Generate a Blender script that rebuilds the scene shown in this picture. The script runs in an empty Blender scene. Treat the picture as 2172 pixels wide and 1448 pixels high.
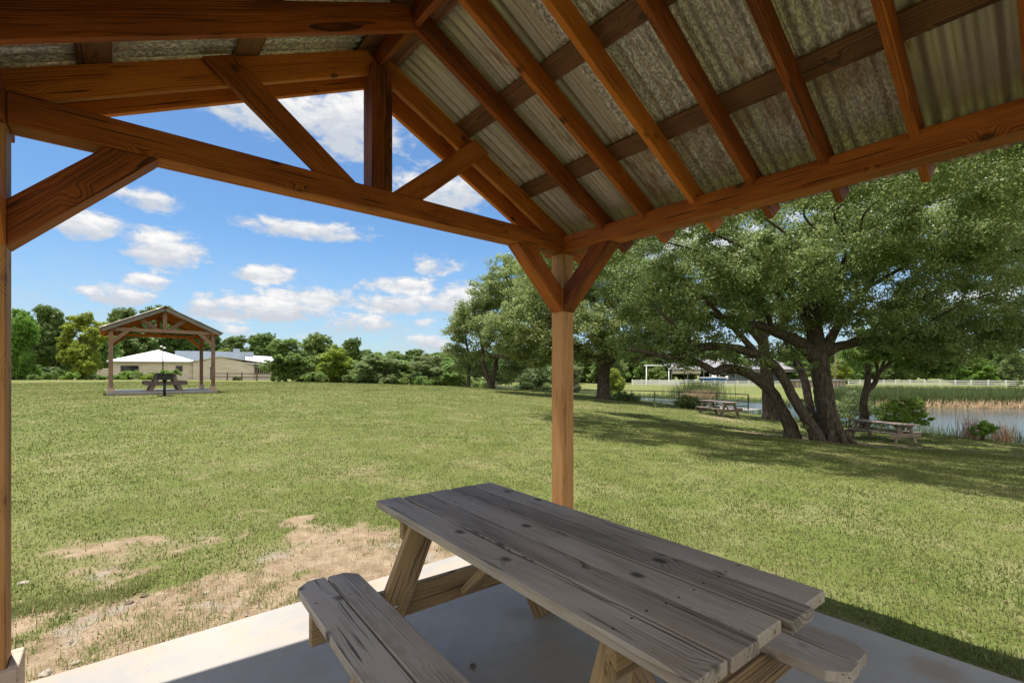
import bpy, bmesh, math, random
import numpy as np
from mathutils import Vector, Matrix

random.seed(7)
rng = np.random.default_rng(7)
scene = bpy.context.scene
COL = scene.collection
PI = math.pi

# ------------------------------------------------------------------ camera model
CAM_H = 1.43
FPX, CX, HY = 1001.4, 1086.0, 788.8          # survey of the photograph: focal, centre, horizon


def at(x, y, D):
    return Vector(((x - CX) / FPX * D, D, CAM_H + (HY - y) / FPX * D))


cam_d = bpy.data.cameras.new('camera')
cam = bpy.data.objects.new('camera', cam_d)
COL.objects.link(cam)
cam.location = (0, 0, CAM_H)
cam.rotation_euler = (PI / 2, 0, 0)
cam_d.sensor_width = 36
cam_d.lens = FPX / 2172 * 36
cam_d.shift_y = (HY - 724) / 2172
cam_d.clip_start = 0.05
cam_d.clip_end = 4000
scene.camera = cam

TH = math.radians(40.03)
Vd = Vector((math.cos(TH), math.sin(TH), 0))
Ud = Vector((-math.sin(TH), math.cos(TH), 0))
SI = 1.677                                   # half clear width between posts
PT = 0.14                                    # post size
C0 = Vector((.4455, 4.1373, 0))
PAV = C0 - SI * Vd - SI * Ud
FAR_TH = math.radians(40.6)
FVd = Vector((math.cos(FAR_TH), math.sin(FAR_TH), 0))
FUd = Vector((-math.sin(FAR_TH), math.cos(FAR_TH), 0))
FAR_Z = 0.61
FARP = Vector((-14.72, 20.02, 0)) + (SI + .07) * FUd


# ------------------------------------------------------------------ tags and objects
def tag(o, label=None, cat=None, group=None, kind=None):
    if label: o['label'] = label
    if cat: o['category'] = cat
    if group: o['group'] = group
    if kind: o['kind'] = kind
    return o


def empty(name, loc=(0, 0, 0), rz=0.0):
    o = bpy.data.objects.new(name, None)
    COL.objects.link(o)
    o.location = loc
    o.rotation_euler = (0, 0, rz)
    o.empty_display_size = .2
    return o


def link(name, me, mat=None, parent=None):
    o = bpy.data.objects.new(name, me)
    COL.objects.link(o)
    if mat is not None and not me.materials:
        me.materials.append(mat)
    if parent is not None:
        o.parent = parent
    return o


def copy_tree(o, parent=None):
    c = o.copy()
    COL.objects.link(c)
    c.parent = parent
    for ch in [x for x in o.children]:
        copy_tree(ch, c)
    return c


def np_mesh(name, verts, quads=None, tris=None, smooth=False, attrs=None):
    me = bpy.data.meshes.new(name)
    verts = np.asarray(verts, dtype=np.float32)
    nv = len(verts)
    loops = []
    starts = []
    n = 0
    if quads is not None and len(quads):
        q = np.asarray(quads, dtype=np.int32)
        loops.append(q.ravel())
        starts.append(n + 4 * np.arange(len(q), dtype=np.int32))
        n += 4 * len(q)
    if tris is not None and len(tris):
        t = np.asarray(tris, dtype=np.int32)
        loops.append(t.ravel())
        starts.append(n + 3 * np.arange(len(t), dtype=np.int32))
        n += 3 * len(t)
    loops = np.concatenate(loops)
    starts = np.concatenate(starts)
    me.vertices.add(nv)
    me.vertices.foreach_set('co', verts.ravel())
    me.loops.add(len(loops))
    me.loops.foreach_set('vertex_index', loops)
    me.polygons.add(len(starts))
    me.polygons.foreach_set('loop_start', starts)
    if smooth:
        me.polygons.foreach_set('use_smooth', np.ones(len(starts), dtype=bool))
    me.update(calc_edges=True)
    if attrs:
        for k, v in attrs.items():
            a = me.attributes.new(k, 'FLOAT', 'POINT')
            a.data.foreach_set('value', np.asarray(v, dtype=np.float32))
    return me


def bm_mesh(name, bm, smooth=False):
    me = bpy.data.meshes.new(name)
    bmesh.ops.recalc_face_normals(bm, faces=bm.faces)
    bm.to_mesh(me)
    bm.free()
    if smooth:
        for p in me.polygons: p.use_smooth = True
    return me


def add_box(bm, lo, hi, bev=0.0):
    r = bmesh.ops.create_cube(bm, size=1)
    vs = r['verts']
    for v in vs:
        v.co = Vector([lo[i] + (v.co[i] + .5) * (hi[i] - lo[i]) for i in range(3)])
    if bev:
        es = list({e for v in vs for e in v.link_edges})
        bmesh.ops.bevel(bm, geom=es, offset=bev, segments=1, affect='EDGES')


def box(name, lo, hi, mat, parent=None, bev=0.0):
    bm = bmesh.new()
    add_box(bm, lo, hi, bev)
    return link(name, bm_mesh(name, bm), mat, parent)


def timber(name, p0, p1, w, h, mat, parent=None, up=(0, 0, 1), s0=0.0, s1=0.0, bev=.004):
    """a sawn board: local X along the grain, s0/s1 shear the end cuts"""
    p0, p1 = Vector(p0), Vector(p1)
    x = (p1 - p0)
    L = x.length
    x.normalize()
    z = Vector(up)
    z = (z - z.dot(x) * x).normalized()
    y = z.cross(x)
    bm = bmesh.new()
    add_box(bm, (-L / 2, -w / 2, -h / 2), (L / 2, w / 2, h / 2))
    for v in bm.verts:
        v.co.x += (s0 if v.co.x < 0 else s1) * v.co.z
    if bev:
        bmesh.ops.bevel(bm, geom=list(bm.edges), offset=bev, segments=1, affect='EDGES')
    o = link(name, bm_mesh(name, bm), mat, parent)
    M = Matrix((x, y, z)).transposed().to_4x4()
    M.translation = (p0 + p1) / 2
    o.matrix_local = M
    return o


def prism(name, poly, thick, origin, ax, ay, mat, parent=None, grain=None, bev=.004):
    """polygon in the plane (ax, ay) about origin, thickened; grain = direction of local X in that plane"""
    ax, ay = Vector(ax), Vector(ay)
    g = Vector(grain if grain else (1, 0)).normalized()
    cx = sum(p[0] for p in poly) / len(poly)
    cy = sum(p[1] for p in poly) / len(poly)
    X = (ax * g.x + ay * g.y).normalized()
    N = ax.cross(ay).normalized()
    Z = X.cross(N) * -1
    Z = N.cross(X)
    M = Matrix((X, N * -1, Z)).transposed()
    if M.determinant() < 0:
        M = Matrix((X, N, Z)).transposed()
    M = M.to_4x4()
    M.translation = Vector(origin) + ax * cx + ay * cy
    Mi = M.inverted()
    bm = bmesh.new()
    a = [bm.verts.new(Mi @ (Vector(origin) + ax * p[0] + ay * p[1] + N * (-thick / 2))) for p in poly]
    b = [bm.verts.new(Mi @ (Vector(origin) + ax * p[0] + ay * p[1] + N * (thick / 2))) for p in poly]
    bm.faces.new(a)
    bm.faces.new(b[::-1])
    n = len(poly)
    for i in range(n):
        bm.faces.new((a[i], b[i], b[(i + 1) % n], a[(i + 1) % n]))
    if bev:
        bmesh.ops.bevel(bm, geom=list(bm.edges), offset=bev, segments=1, affect='EDGES')
    o = link(name, bm_mesh(name, bm), mat, parent)
    o.matrix_local = M
    return o


def cr(pts, n=6):
    """Catmull-Rom through (vec, radius)"""
    P = [Vector(p) for p, _ in pts]
    R = [r for _, r in pts]
    out = []
    for i in range(len(P) - 1):
        p0 = P[i - 1] if i else P[0] * 2 - P[1]
        p3 = P[i + 2] if i + 2 < len(P) else P[-1] * 2 - P[-2]
        p1, p2 = P[i], P[i + 1]
        for k in range(n):
            t = k / n
            q = .5 * ((2 * p1) + (p2 - p0) * t + (2 * p0 - 5 * p1 + 4 * p2 - p3) * t * t + (3 * p1 - p0 - 3 * p2 + p3) * t ** 3)
            out.append((q, R[i] + (R[i + 1] - R[i]) * t))
    out.append((P[-1], R[-1]))
    return out


class Tubes:
    def __init__(s):
        s.v = []
        s.q = []

    def tube(s, path, sides=10, rough=0.0):
        base = len(s.v)
        prev = None
        nr = len(path)
        for i, (p, r) in enumerate(path):
            d = (path[min(i + 1, nr - 1)][0] - path[max(i - 1, 0)][0]).normalized()
            if prev is None:
                a = d.orthogonal().normalized()
            else:
                a = (prev - prev.dot(d) * d).normalized()
            prev = a
            b = d.cross(a)
            for k in range(sides):
                t = 2 * PI * k / sides
                rr = r * (1 + rough * (random.random() - .5) + (.10 * rough * 4) * math.sin(3 * t + i * .25))
                s.v.append(p + a * (math.cos(t) * rr) + b * (math.sin(t) * rr))
        for i in range(nr - 1):
            for k in range(sides):
                k2 = (k + 1) % sides
                s.q.append((base + i * sides + k, base + i * sides + k2, base + (i + 1) * sides + k2, base + (i + 1) * sides + k))
        c = len(s.v)
        s.v.append(path[-1][0])
        for k in range(sides):
            s.q.append((base + (nr - 1) * sides + k, base + (nr - 1) * sides + (k + 1) % sides, c, c))

    def mesh(s, name):
        q = np.array(s.q)
        t = q[q[:, 2] == q[:, 3]][:, :3]
        q = q[q[:, 2] != q[:, 3]]
        return np_mesh(name, np.array([list(v) for v in s.v]), q, t, smooth=True)


# ------------------------------------------------------------------ noise in numpy
def _hash(ix, iy, seed):
    n = (ix.astype(np.int64) * 374761393 + iy.astype(np.int64) * 668265263 + seed * 974711) & 0xffffffff
    n = ((n ^ (n >> 13)) * 1274126177) & 0xffffffff
    n = n ^ (n >> 16)
    return (n & 0xffff) / 65535.0


def vnoise(x, y, seed=0):
    ix = np.floor(x); iy = np.floor(y)
    fx = x - ix; fy = y - iy
    fx = fx * fx * (3 - 2 * fx); fy = fy * fy * (3 - 2 * fy)
    a = _hash(ix, iy, seed); b = _hash(ix + 1, iy, seed)
    c = _hash(ix, iy + 1, seed); d = _hash(ix + 1, iy + 1, seed)
    return a + (b - a) * fx + (c - a) * fy + (a - b - c + d) * fx * fy


def fbm(x, y, seed=0, oct=4):
    s = 0; a = .5; t = 0
    for o in range(oct):
        c_, s_ = math.cos(.6 + 1.1 * o), math.sin(.6 + 1.1 * o)
        s = s + a * vnoise((x * c_ - y * s_) * 2 ** o, (x * s_ + y * c_) * 2 ** o, seed + o * 17)
        t += a
        a *= .55
    return s / t


def sstep(a, b, x):
    t = np.clip((x - a) / (b - a), 0, 1)
    return t * t * (3 - 2 * t)


# ------------------------------------------------------------------ terrain
LAKE_Z = -2.0
SHORE = np.array([(27, 14), (23.5, 19.5), (20.5, 25), (18.0, 29), (16.2, 34), (10.5, 39.5), (6.8, 46), (1.5, 57), (-4.5, 74), (-12, 94), (-18, 112),
                  (-6, 122), (8, 112), (12, 90), (16, 70), (22, 63), (30, 56), (34, 48), (40, 45.0), (52, 44.5), (70, 43), (95, 36), (100, 20), (70, 8), (45, 6)], float)
ANCH = [(0, 0, -.04), (-3, 4.5, -.03), (2, 2, -.05), (-1, 4, -.04), (1, 6.5, -.06), (6.8, 6.3, -.28), (4, 10, -.25), (-5, 12, .17), (-2, 20, .14), (12, 12, -.8),
        (-14.7, 20, .56), (-16, 24, .57), (-20, 12, .35), (-27, 45, .56), (-15, 45, .34), (-6, 45, .05), (.5, 40, -.05), (5.8, 30, -.28), (10.6, 23.8, -.87), (11.9, 17.6, -1.15),
        (14, 17.8, -1.28), (18, 18, -1.45), (19.3, 20, -1.4), (14, 32, -1.1), (20, 10, -1.35), (-56, 75, .22), (-40, 62, .35), (-80, 60, .5), (-10, 62, -.5), (-30, 90, -.2), (0, -30, -.2),
        (-40, -10, .4), (30, -5, -1.5), (40, 100, -1.7), (70, 100, -1.7), (30, 75, -1.75), (50, 55, -1.75), (90, 60, -1.7), (20, 130, -1.7), (110, 130, -1.6), (-60, 140, -.5),
        (0, 180, -1.5), (160, 80, -1.6), (200, 250, -1.5), (0, 350, -1.5), (-200, 250, 0), (-200, 50, .6), (200, -60, -1.5), (-100, -80, .3), (60, -80, -1.0)]
A = np.array(ANCH)


def _tps(r2):
    return np.where(r2 > 1e-9, .5 * r2 * np.log(r2 + 1e-12), 0)


_K = _tps(((A[:, None, :2] - A[None, :, :2]) ** 2).sum(-1)) + np.eye(len(A)) * 1.0
_P = np.c_[np.ones(len(A)), A[:, :2]]
_S = np.linalg.solve(np.block([[_K, _P], [_P.T, np.zeros((3, 3))]]), np.r_[A[:, 2], 0, 0, 0])


def shore_dist(x, y):
    """signed distance to the shoreline, positive in the lake"""
    P = np.stack([x, y], -1)
    d = np.full(x.shape, 1e9)
    ins = np.zeros(x.shape, bool)
    n = len(SHORE)
    for i in range(n):
        a, b = SHORE[i], SHORE[(i + 1) % n]
        ab = b - a
        t = np.clip(((P - a) @ ab) / (ab @ ab), 0, 1)
        q = a + t[..., None] * ab
        d = np.minimum(d, np.hypot(P[..., 0] - q[..., 0], P[..., 1] - q[..., 1]))
        c = ((a[1] > y) != (b[1] > y)) & (x < (b[0] - a[0]) * (y - a[1]) / (b[1] - a[1] + 1e-12) + a[0])
        ins ^= c
    return np.where(ins, d, -d)


def pav_local(x, y, org=PAV, u=Ud, v=Vd):
    dx, dy = x - org.x, y - org.y
    return dx * v.x + dy * v.y, dx * u.x + dy * u.y


def height(x, y):
    x = np.asarray(x, float); y = np.asarray(y, float)
    z = np.full(x.shape, _S[-3]) + _S[-2] * x + _S[-1] * y
    for i in range(len(A)):
        z = z + _S[i] * _tps((x - A[i, 0]) ** 2 + (y - A[i, 1]) ** 2)
    z = np.clip(z, -1.8, .75)
    R = np.hypot(x, y)
    z = z * (1 - sstep(200, 500, R)) + -1.2 * sstep(200, 500, R)
    z = z + (fbm(x * .35, y * .35, 3, 3) - .5) * .09 * sstep(4, 12, R) + (fbm(x * 2.2, y * 2.2, 5, 3) - .5) * .03
    # level pads round both slabs
    a, b = pav_local(x, y)
    m = np.maximum(np.abs(a), np.abs(b))
    pad = 1 - sstep(2.0, 4.0, m)
    z = z * (1 - pad) + (-.035 + (fbm(x * 3, y * 3, 9, 3) - .5) * .03) * pad
    z = np.where(m < 1.82, np.minimum(z, -.06), z)
    a, b = pav_local(x, y, FARP, FUd, FVd)
    m = np.maximum(np.abs(a), np.abs(b))
    pad = 1 - sstep(2.1, 5.5, m)
    z = z * (1 - pad) + (FAR_Z - .10) * pad
    z = np.where(m < 1.8, FAR_Z - .12, z)
    s = shore_dist(x, y)
    w = np.where(y < 42, 3.0, 6.0)
    k = sstep(0, 1, np.clip(-s / w, 0, 1))
    zo = (LAKE_Z + .05) * (1 - k) + z * k
    return np.where(s > 0, LAKE_Z + .05 - np.minimum(.9, .35 * s), zo)


def hgt(x, y):
    return float(height(np.array([x]), np.array([y]))[0])


def ground(x, y, D):
    """point on the ground below a pixel column at depth D"""
    X = (x - CX) / FPX * D
    return Vector((X, D, hgt(X, D)))


def px_xy(x, y, z=0.0):
    D = FPX * (CAM_H - z) / (y - HY)
    return ((x - CX) / FPX * D, D)


BARE = [(px_xy(760, 1002), .75, .42), (px_xy(565, 985), .6, .25), (px_xy(400, 1250), .35, 1.0), (px_xy(250, 1180), 1.1, .42), (px_xy(560, 1170), .6, .5),
        ((-14.2, 17.4), .9, .55), ((-16.2, 16.8), .8, .5), ((11.2, 17.0), 2.0, .95), ((12.6, 17.2), 1.5, .8), ((14.3, 17.2), 1.5, .5), ((10.2, 23.2), 1.5, .7), ((9.3, 17.8), 1.3, .7)]


def dirt(x, y):
    a, b = pav_local(x, y)
    n = fbm(x * 1.5, y * 1.5, 21, 4)
    n2 = fbm(x * 5, y * 5, 31, 3)
    df = b - 1.907
    m = 1.32 - df / 1.50 + (n - .5) * 2.6 + (n2 - .5) * 2.0 - sstep(-.6, 1.9, a) * .75
    m = m - sstep(1.2, 2.3, a) * 3 + sstep(-.5, -2.2, a) * .35
    m = np.where((df > -.3) & (a > -7), m, 0) * (1 - sstep(2.6, 3.8, df))
    m2 = .85 - (a - 1.86) / .28 + (n2 - .5) * 1.3
    m2 = np.where((a > 1.7) & (np.abs(b) < 2.4), m2, 0)
    m = np.maximum(np.clip(m, 0, 1), np.clip(m2, 0, 1) * .75)
    for (cx, cy), r, s in BARE:
        d = np.hypot(x - cx, y - cy) / r
        m = np.maximum(m, np.clip((1.15 - d + (n - .5) * 1.6 + (n2 - .5) * .8) * s, 0, 1))
    p = fbm(x * .7, y * .7, 77, 4)
    m = np.maximum(m, np.clip((p - .64) * 2 + (n2 - .5) * .9, 0, .38))
    return np.clip(m, 0, 1)


# ------------------------------------------------------------------ materials
def new_mat(name):
    m = bpy.data.materials.new(name)
    m.use_nodes = True
    nt = m.node_tree
    nt.nodes.clear()
    return m, nt


class NB:
    """small node builder"""

    def __init__(s, nt):
        s.nt = nt

    def n(s, t, **k):
        nd = s.nt.nodes.new(t)
        for a, b in k.items(): setattr(nd, a, b)
        return nd

    def put(s, sock, val):
        if isinstance(val, bpy.types.NodeSocket):
            s.nt.links.new(val, sock)
        elif isinstance(val, (tuple, list)) and len(val) == 3 and sock.type == 'RGBA':
            sock.default_value = (*val, 1)
        else:
            sock.default_value = val

    def math(s, op, a, b=None, c=None, clamp=False):
        nd = s.n('ShaderNodeMath', operation=op, use_clamp=clamp)
        for i, v in enumerate((a, b, c)):
            if v is not None: s.put(nd.inputs[i], v)
        return nd.outputs[0]

    def vmath(s, op, a, b=None):
        nd = s.n('ShaderNodeVectorMath', operation=op)
        s.put(nd.inputs[0], a)
        if b is not None: s.put(nd.inputs[1], b)
        return nd.outputs[0]

    def mix(s, f, a, b, blend='MIX'):
        nd = s.n('ShaderNodeMix', data_type='RGBA', blend_type=blend)
        s.put(nd.inputs[0], f)
        s.put(nd.inputs[6], a)
        s.put(nd.inputs[7], b)
        return nd.outputs[2]

    def noise(s, vec, scale, detail=3, rough=.55, dist=0.0):
        nd = s.n('ShaderNodeTexNoise')
        if vec is not None: s.put(nd.inputs['Vector'], vec)
        nd.inputs['Scale'].default_value = scale
        nd.inputs['Detail'].default_value = detail
        nd.inputs['Roughness'].default_value = rough
        nd.inputs['Distortion'].default_value = dist
        return nd.outputs[0]

    def voro(s, vec, scale, feature='F1', out='Distance', rand=1.0):
        nd = s.n('ShaderNodeTexVoronoi', feature=feature)
        if vec is not None: s.put(nd.inputs['Vector'], vec)
        nd.inputs['Scale'].default_value = scale
        nd.inputs['Randomness'].default_value = rand
        return nd.outputs[out]

    def ramp(s, f, stops, interp='LINEAR'):
        nd = s.n('ShaderNodeValToRGB')
        nd.color_ramp.interpolation = interp
        el = nd.color_ramp.elements
        while len(el) < len(stops): el.new(.5)
        for e, (p, c) in zip(el, stops):
            e.position = p
            e.color = (*c, 1) if not isinstance(c, (int, float)) else (c, c, c, 1)
        s.put(nd.inputs[0], f)
        return nd.outputs[0]

    def mapr(s, v, a, b, c=0.0, d=1.0, smooth=True):
        nd = s.n('ShaderNodeMapRange', interpolation_type='SMOOTHSTEP' if smooth else 'LINEAR')
        s.put(nd.inputs[0], v)
        for i, q in enumerate((a, b, c, d)): nd.inputs[i + 1].default_value = q
        return nd.outputs[0]

    def bump(s, h, strength, dist=.01):
        nd = s.n('ShaderNodeBump')
        nd.inputs['Strength'].default_value = strength
        nd.inputs['Distance'].default_value = dist
        s.put(nd.inputs['Height'], h)
        return nd.outputs[0]

    def out(s, sh):
        o = s.n('ShaderNodeOutputMaterial')
        s.nt.links.new(sh, o.inputs[0])

    def principled(s, col, rough=.6, metal=0.0, spec=.5, normal=None):
        p = s.n('ShaderNodeBsdfPrincipled')
        s.put(p.inputs['Base Color'], col)
        s.put(p.inputs['Roughness'], rough)
        s.put(p.inputs['Metallic'], metal)
        p.inputs['Specular IOR Level'].default_value = spec
        if normal is not None: s.put(p.inputs['Normal'], normal)
        return p.outputs[0]


def objcoord(b, spread=9.0):
    tc = b.n('ShaderNodeTexCoord')
    oi = b.n('ShaderNodeObjectInfo')
    r = oi.outputs['Random']
    cx = b.n('ShaderNodeCombineXYZ')
    b.put(cx.inputs[0], b.math('MULTIPLY', r, spread * 3.1))
    b.put(cx.inputs[1], b.math('MULTIPLY', r, spread))
    b.put(cx.inputs[2], b.math('MULTIPLY', r, spread * 1.7))
    return tc.outputs['Object'], b.vmath('ADD', tc.outputs['Object'], cx.outputs[0]), r


def wood(name, dark, mid, light, knot, freq=85, rough=.55, ringamt=.5, weather=None, rand=.35, bump=.25, wobble=.075, stops=(.12, .42, .78)):
    m, nt = new_mat(name)
    b = NB(nt)
    loc, off, r = objcoord(b)
    st = b.vmath('MULTIPLY', off, (0.7, 4.0, 4.0))
    wob = b.math('SUBTRACT', b.noise(st, 1.3, 2), .5)
    wob2 = b.math('SUBTRACT', b.noise(b.vmath('MULTIPLY', off, (1.6, 9, 9)), 1.0, 2), .5)
    kd = b.voro(b.vmath('MULTIPLY', off, (.8, 1.15, 1.15)), 4.6)
    kn = b.mapr(kd, .05, .15, 1, 0)
    sw = b.mapr(kd, .02, .34, 1, 0)
    sep = b.n('ShaderNodeSeparateXYZ')
    b.put(sep.inputs[0], loc)
    r2 = b.math('FRACT', b.math('MULTIPLY', r, 17.31))
    yy = b.math('ADD', sep.outputs[1], b.math('MULTIPLY', b.math('SUBTRACT', r, .5), .16))
    zz = b.math('ADD', sep.outputs[2], b.math('ADD', b.math('MULTIPLY', r2, .10), .03))
    rad = b.math('SQRT', b.math('ADD', b.math('MULTIPLY', yy, yy), b.math('MULTIPLY', zz, zz)))
    rad = b.math('ADD', rad, b.math('MULTIPLY', wob, wobble))
    rad = b.math('ADD', rad, b.math('MULTIPLY', wob2, .012))
    rad = b.math('ADD', rad, b.math('MULTIPLY', sw, .03))
    ph = b.math('MULTIPLY', rad, freq)
    pc = b.n('ShaderNodeCombineXYZ')
    b.put(pc.inputs[0], b.math('ADD', b.math('MULTIPLY', ph, .55), b.math('MULTIPLY', r, 50.0)))
    ph = b.math('ADD', ph, b.math('MULTIPLY', b.noise(pc.outputs[0], 1.0, 2), 2.2))
    ring = b.math('FRACT', ph)
    ring = b.math('MULTIPLY', b.math('POWER', ring, 2.2), b.mapr(b.noise(b.vmath('MULTIPLY', off, (1.5, 10, 10)), 1.3, 3), .34, .66, .15, 1.15))
    fib = b.noise(b.vmath('MULTIPLY', off, (5, 190, 190)), 1.0, 3, .6)
    blot = b.noise(b.vmath('MULTIPLY', off, (1.2, 5, 5)), 1.6, 4, .6)
    f = b.math('ADD', b.math('MULTIPLY', ring, -ringamt), b.math('ADD', b.math('MULTIPLY', fib, .42), b.math('MULTIPLY', blot, .55)))
    f = b.math('ADD', f, b.math('MULTIPLY', b.math('SUBTRACT', r2, .5), rand))
    f = b.math('ADD', f, .12)
    col = b.ramp(f, [(stops[0], dark), (stops[1], mid), (stops[2], light)])
    if weather:
        wn = b.noise(b.vmath('MULTIPLY', off, (1.0, 2.5, 2.5)), 2.3, 5, .65)
        col = b.mix(b.mapr(wn, weather[1], weather[2]), col, b.mix(fib, tuple(c * .7 for c in weather[0]), weather[0]))
    col = b.mix(b.math('MULTIPLY', kn, .85), col, knot)
    # short dark checks along the grain
    ck = b.noise(b.vmath('MULTIPLY', off, (2.2, 75, 75)), 1.0, 1, .4)
    col = b.mix(b.mapr(ck, .66, .74, 0, .8), col, tuple(c * .35 for c in dark))
    h = b.math('ADD', b.math('MULTIPLY', fib, .5), b.math('MULTIPLY', ring, .3))
    h = b.math('SUBTRACT', h, b.mapr(ck, .69, .76, 0, .8))
    sh = b.principled(col, b.math('ADD', b.math('MULTIPLY', fib, .25), rough), 0, .35, b.bump(h, bump, .004))
    b.out(sh)
    return m


M = {}
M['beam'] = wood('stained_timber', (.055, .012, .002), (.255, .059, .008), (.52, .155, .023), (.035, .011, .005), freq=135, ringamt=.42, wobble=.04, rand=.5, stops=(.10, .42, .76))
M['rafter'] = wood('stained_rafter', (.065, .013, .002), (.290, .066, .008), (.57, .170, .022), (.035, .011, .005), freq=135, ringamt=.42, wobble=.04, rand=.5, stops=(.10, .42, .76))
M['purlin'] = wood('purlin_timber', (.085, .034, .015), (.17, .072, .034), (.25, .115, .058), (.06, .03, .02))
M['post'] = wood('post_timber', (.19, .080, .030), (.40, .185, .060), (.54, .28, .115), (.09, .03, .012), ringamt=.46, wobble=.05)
M['fascia'] = wood('weathered_fascia', (.055, .050, .048), (.115, .108, .104), (.19, .18, .172), (.03, .025, .02), ringamt=.35)
M['base'] = wood('post_base_board', (.26, .17, .12), (.38, .27, .20), (.46, .35, .27), (.12, .08, .05), ringamt=.25)
M['table'] = wood('weathered_table_board', (.060, .047, .037), (.235, .198, .168), (.385, .338, .292), (.020, .014, .010), freq=74, ringamt=.46, rough=.6, wobble=.04, stops=(.08, .40, .76),
                  weather=((.30, .235, .18), .50, .72), rand=.40, bump=.35)
M['tableside'] = wood('table_leg_timber', (.10, .062, .030), (.24, .155, .078), (.36, .25, .13), (.07, .025, .015), freq=65, ringamt=.5, weather=((.20, .18, .16), .52, .72), bump=.35)


def flat(name, col, rough=.6, metal=0.0, var=.12, scale=6.0, spec=.4):
    m, nt = new_mat(name)
    b = NB(nt)
    tc = b.n('ShaderNodeTexCoord')
    n = b.noise(tc.outputs['Object'], scale, 5, .65)
    c = b.mix(b.mapr(n, .3, .7, 0, 1), tuple(x * (1 - var) for x in col), tuple(min(1, x * (1 + var)) for x in col))
    b.out(b.principled(c, rough, metal, spec, b.bump(n, .12, .01)))
    return m


M['white'] = flat('white_paint', (.72, .72, .70), .5, 0, .06)
M['nail'] = flat('rusted_nail_head', (.045, .025, .018), .7, .3)
M['steel'] = flat('galvanised_bolt', (.45, .46, .47), .4, .8)
M['black'] = flat('black_steel', (.02, .02, .022), .5, .3)
M['railmetal'] = flat('dark_rail_steel', (.035, .045, .045), .5, .3)
M['roofwhite'] = flat('white_metal_roof', (.60, .60, .59), .5, 0, .05, 1.0)
M['roofgrey'] = flat('grey_metal_roof', (.22, .21, .215), .5, .1, .1, .5)
M['bluewall'] = flat('blue_grey_panel', (.30, .36, .43), .5, .2, .06, 1.0)
M['glass'] = flat('dark_window', (.012, .014, .016), .1, 0, .2, 2, .6)
M['cream'] = flat('cream_curtain', (.50, .46, .38), .8)
M['boatblue'] = flat('blue_hull_paint', (.03, .12, .36), .3, 0, .06)
M['fenceweather'] = flat('weathered_brown_fence', (.12, .075, .05), .8, 0, .25, 3)
M['dockwood'] = flat('grey_dock_boards', (.26, .24, .21), .8, 0, .2, 3)
M['hay'] = flat('dry_hay', (.42, .25, .14), .9, 0, .3, 8)
M['stonec'] = flat('brown_pebble', (.09, .06, .04), .8, 0, .3, 40)
M['palestone'] = flat('pale_limestone_chip', (.28, .235, .185), .85, 0, .3, 30)
M['penwall'] = flat('tan_pen_wall', (.30, .22, .17), .85, 0, .2, 2)


def stone_mat():
    m, nt = new_mat('limestone_block_wall')
    b = NB(nt)
    tc = b.n('ShaderNodeTexCoord')
    br = b.n('ShaderNodeTexBrick')
    br.offset = .45
    sep = b.n('ShaderNodeSeparateXYZ')
    b.put(sep.inputs[0], tc.outputs['Object'])
    cb = b.n('ShaderNodeCombineXYZ')
    b.put(cb.inputs[0], b.math('ADD', sep.outputs[0], b.math('MULTIPLY', sep.outputs[1], .7)))
    b.put(cb.inputs[1], sep.outputs[2])
    b.put(br.inputs['Vector'], cb.outputs[0])
    br.inputs['Color1'].default_value = (.64, .56, .48, 1)
    br.inputs['Color2'].default_value = (.50, .42, .34, 1)
    br.inputs['Mortar'].default_value = (.58, .52, .44, 1)
    br.inputs['Scale'].default_value = 1.0
    br.inputs['Mortar Size'].default_value = .018
    br.inputs['Brick Width'].default_value = .75
    br.inputs['Row Height'].default_value = .3
    n = b.noise(tc.outputs['Object'], 3.0, 5, .7)
    col = b.mix(b.mapr(n, .35, .7, 0, .5), br.outputs['Color'], (.60, .54, .46))
    b.out(b.principled(col, .85, 0, .2, b.bump(n, .2, .03)))
    return m


M['stone'] = stone_mat()


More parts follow.
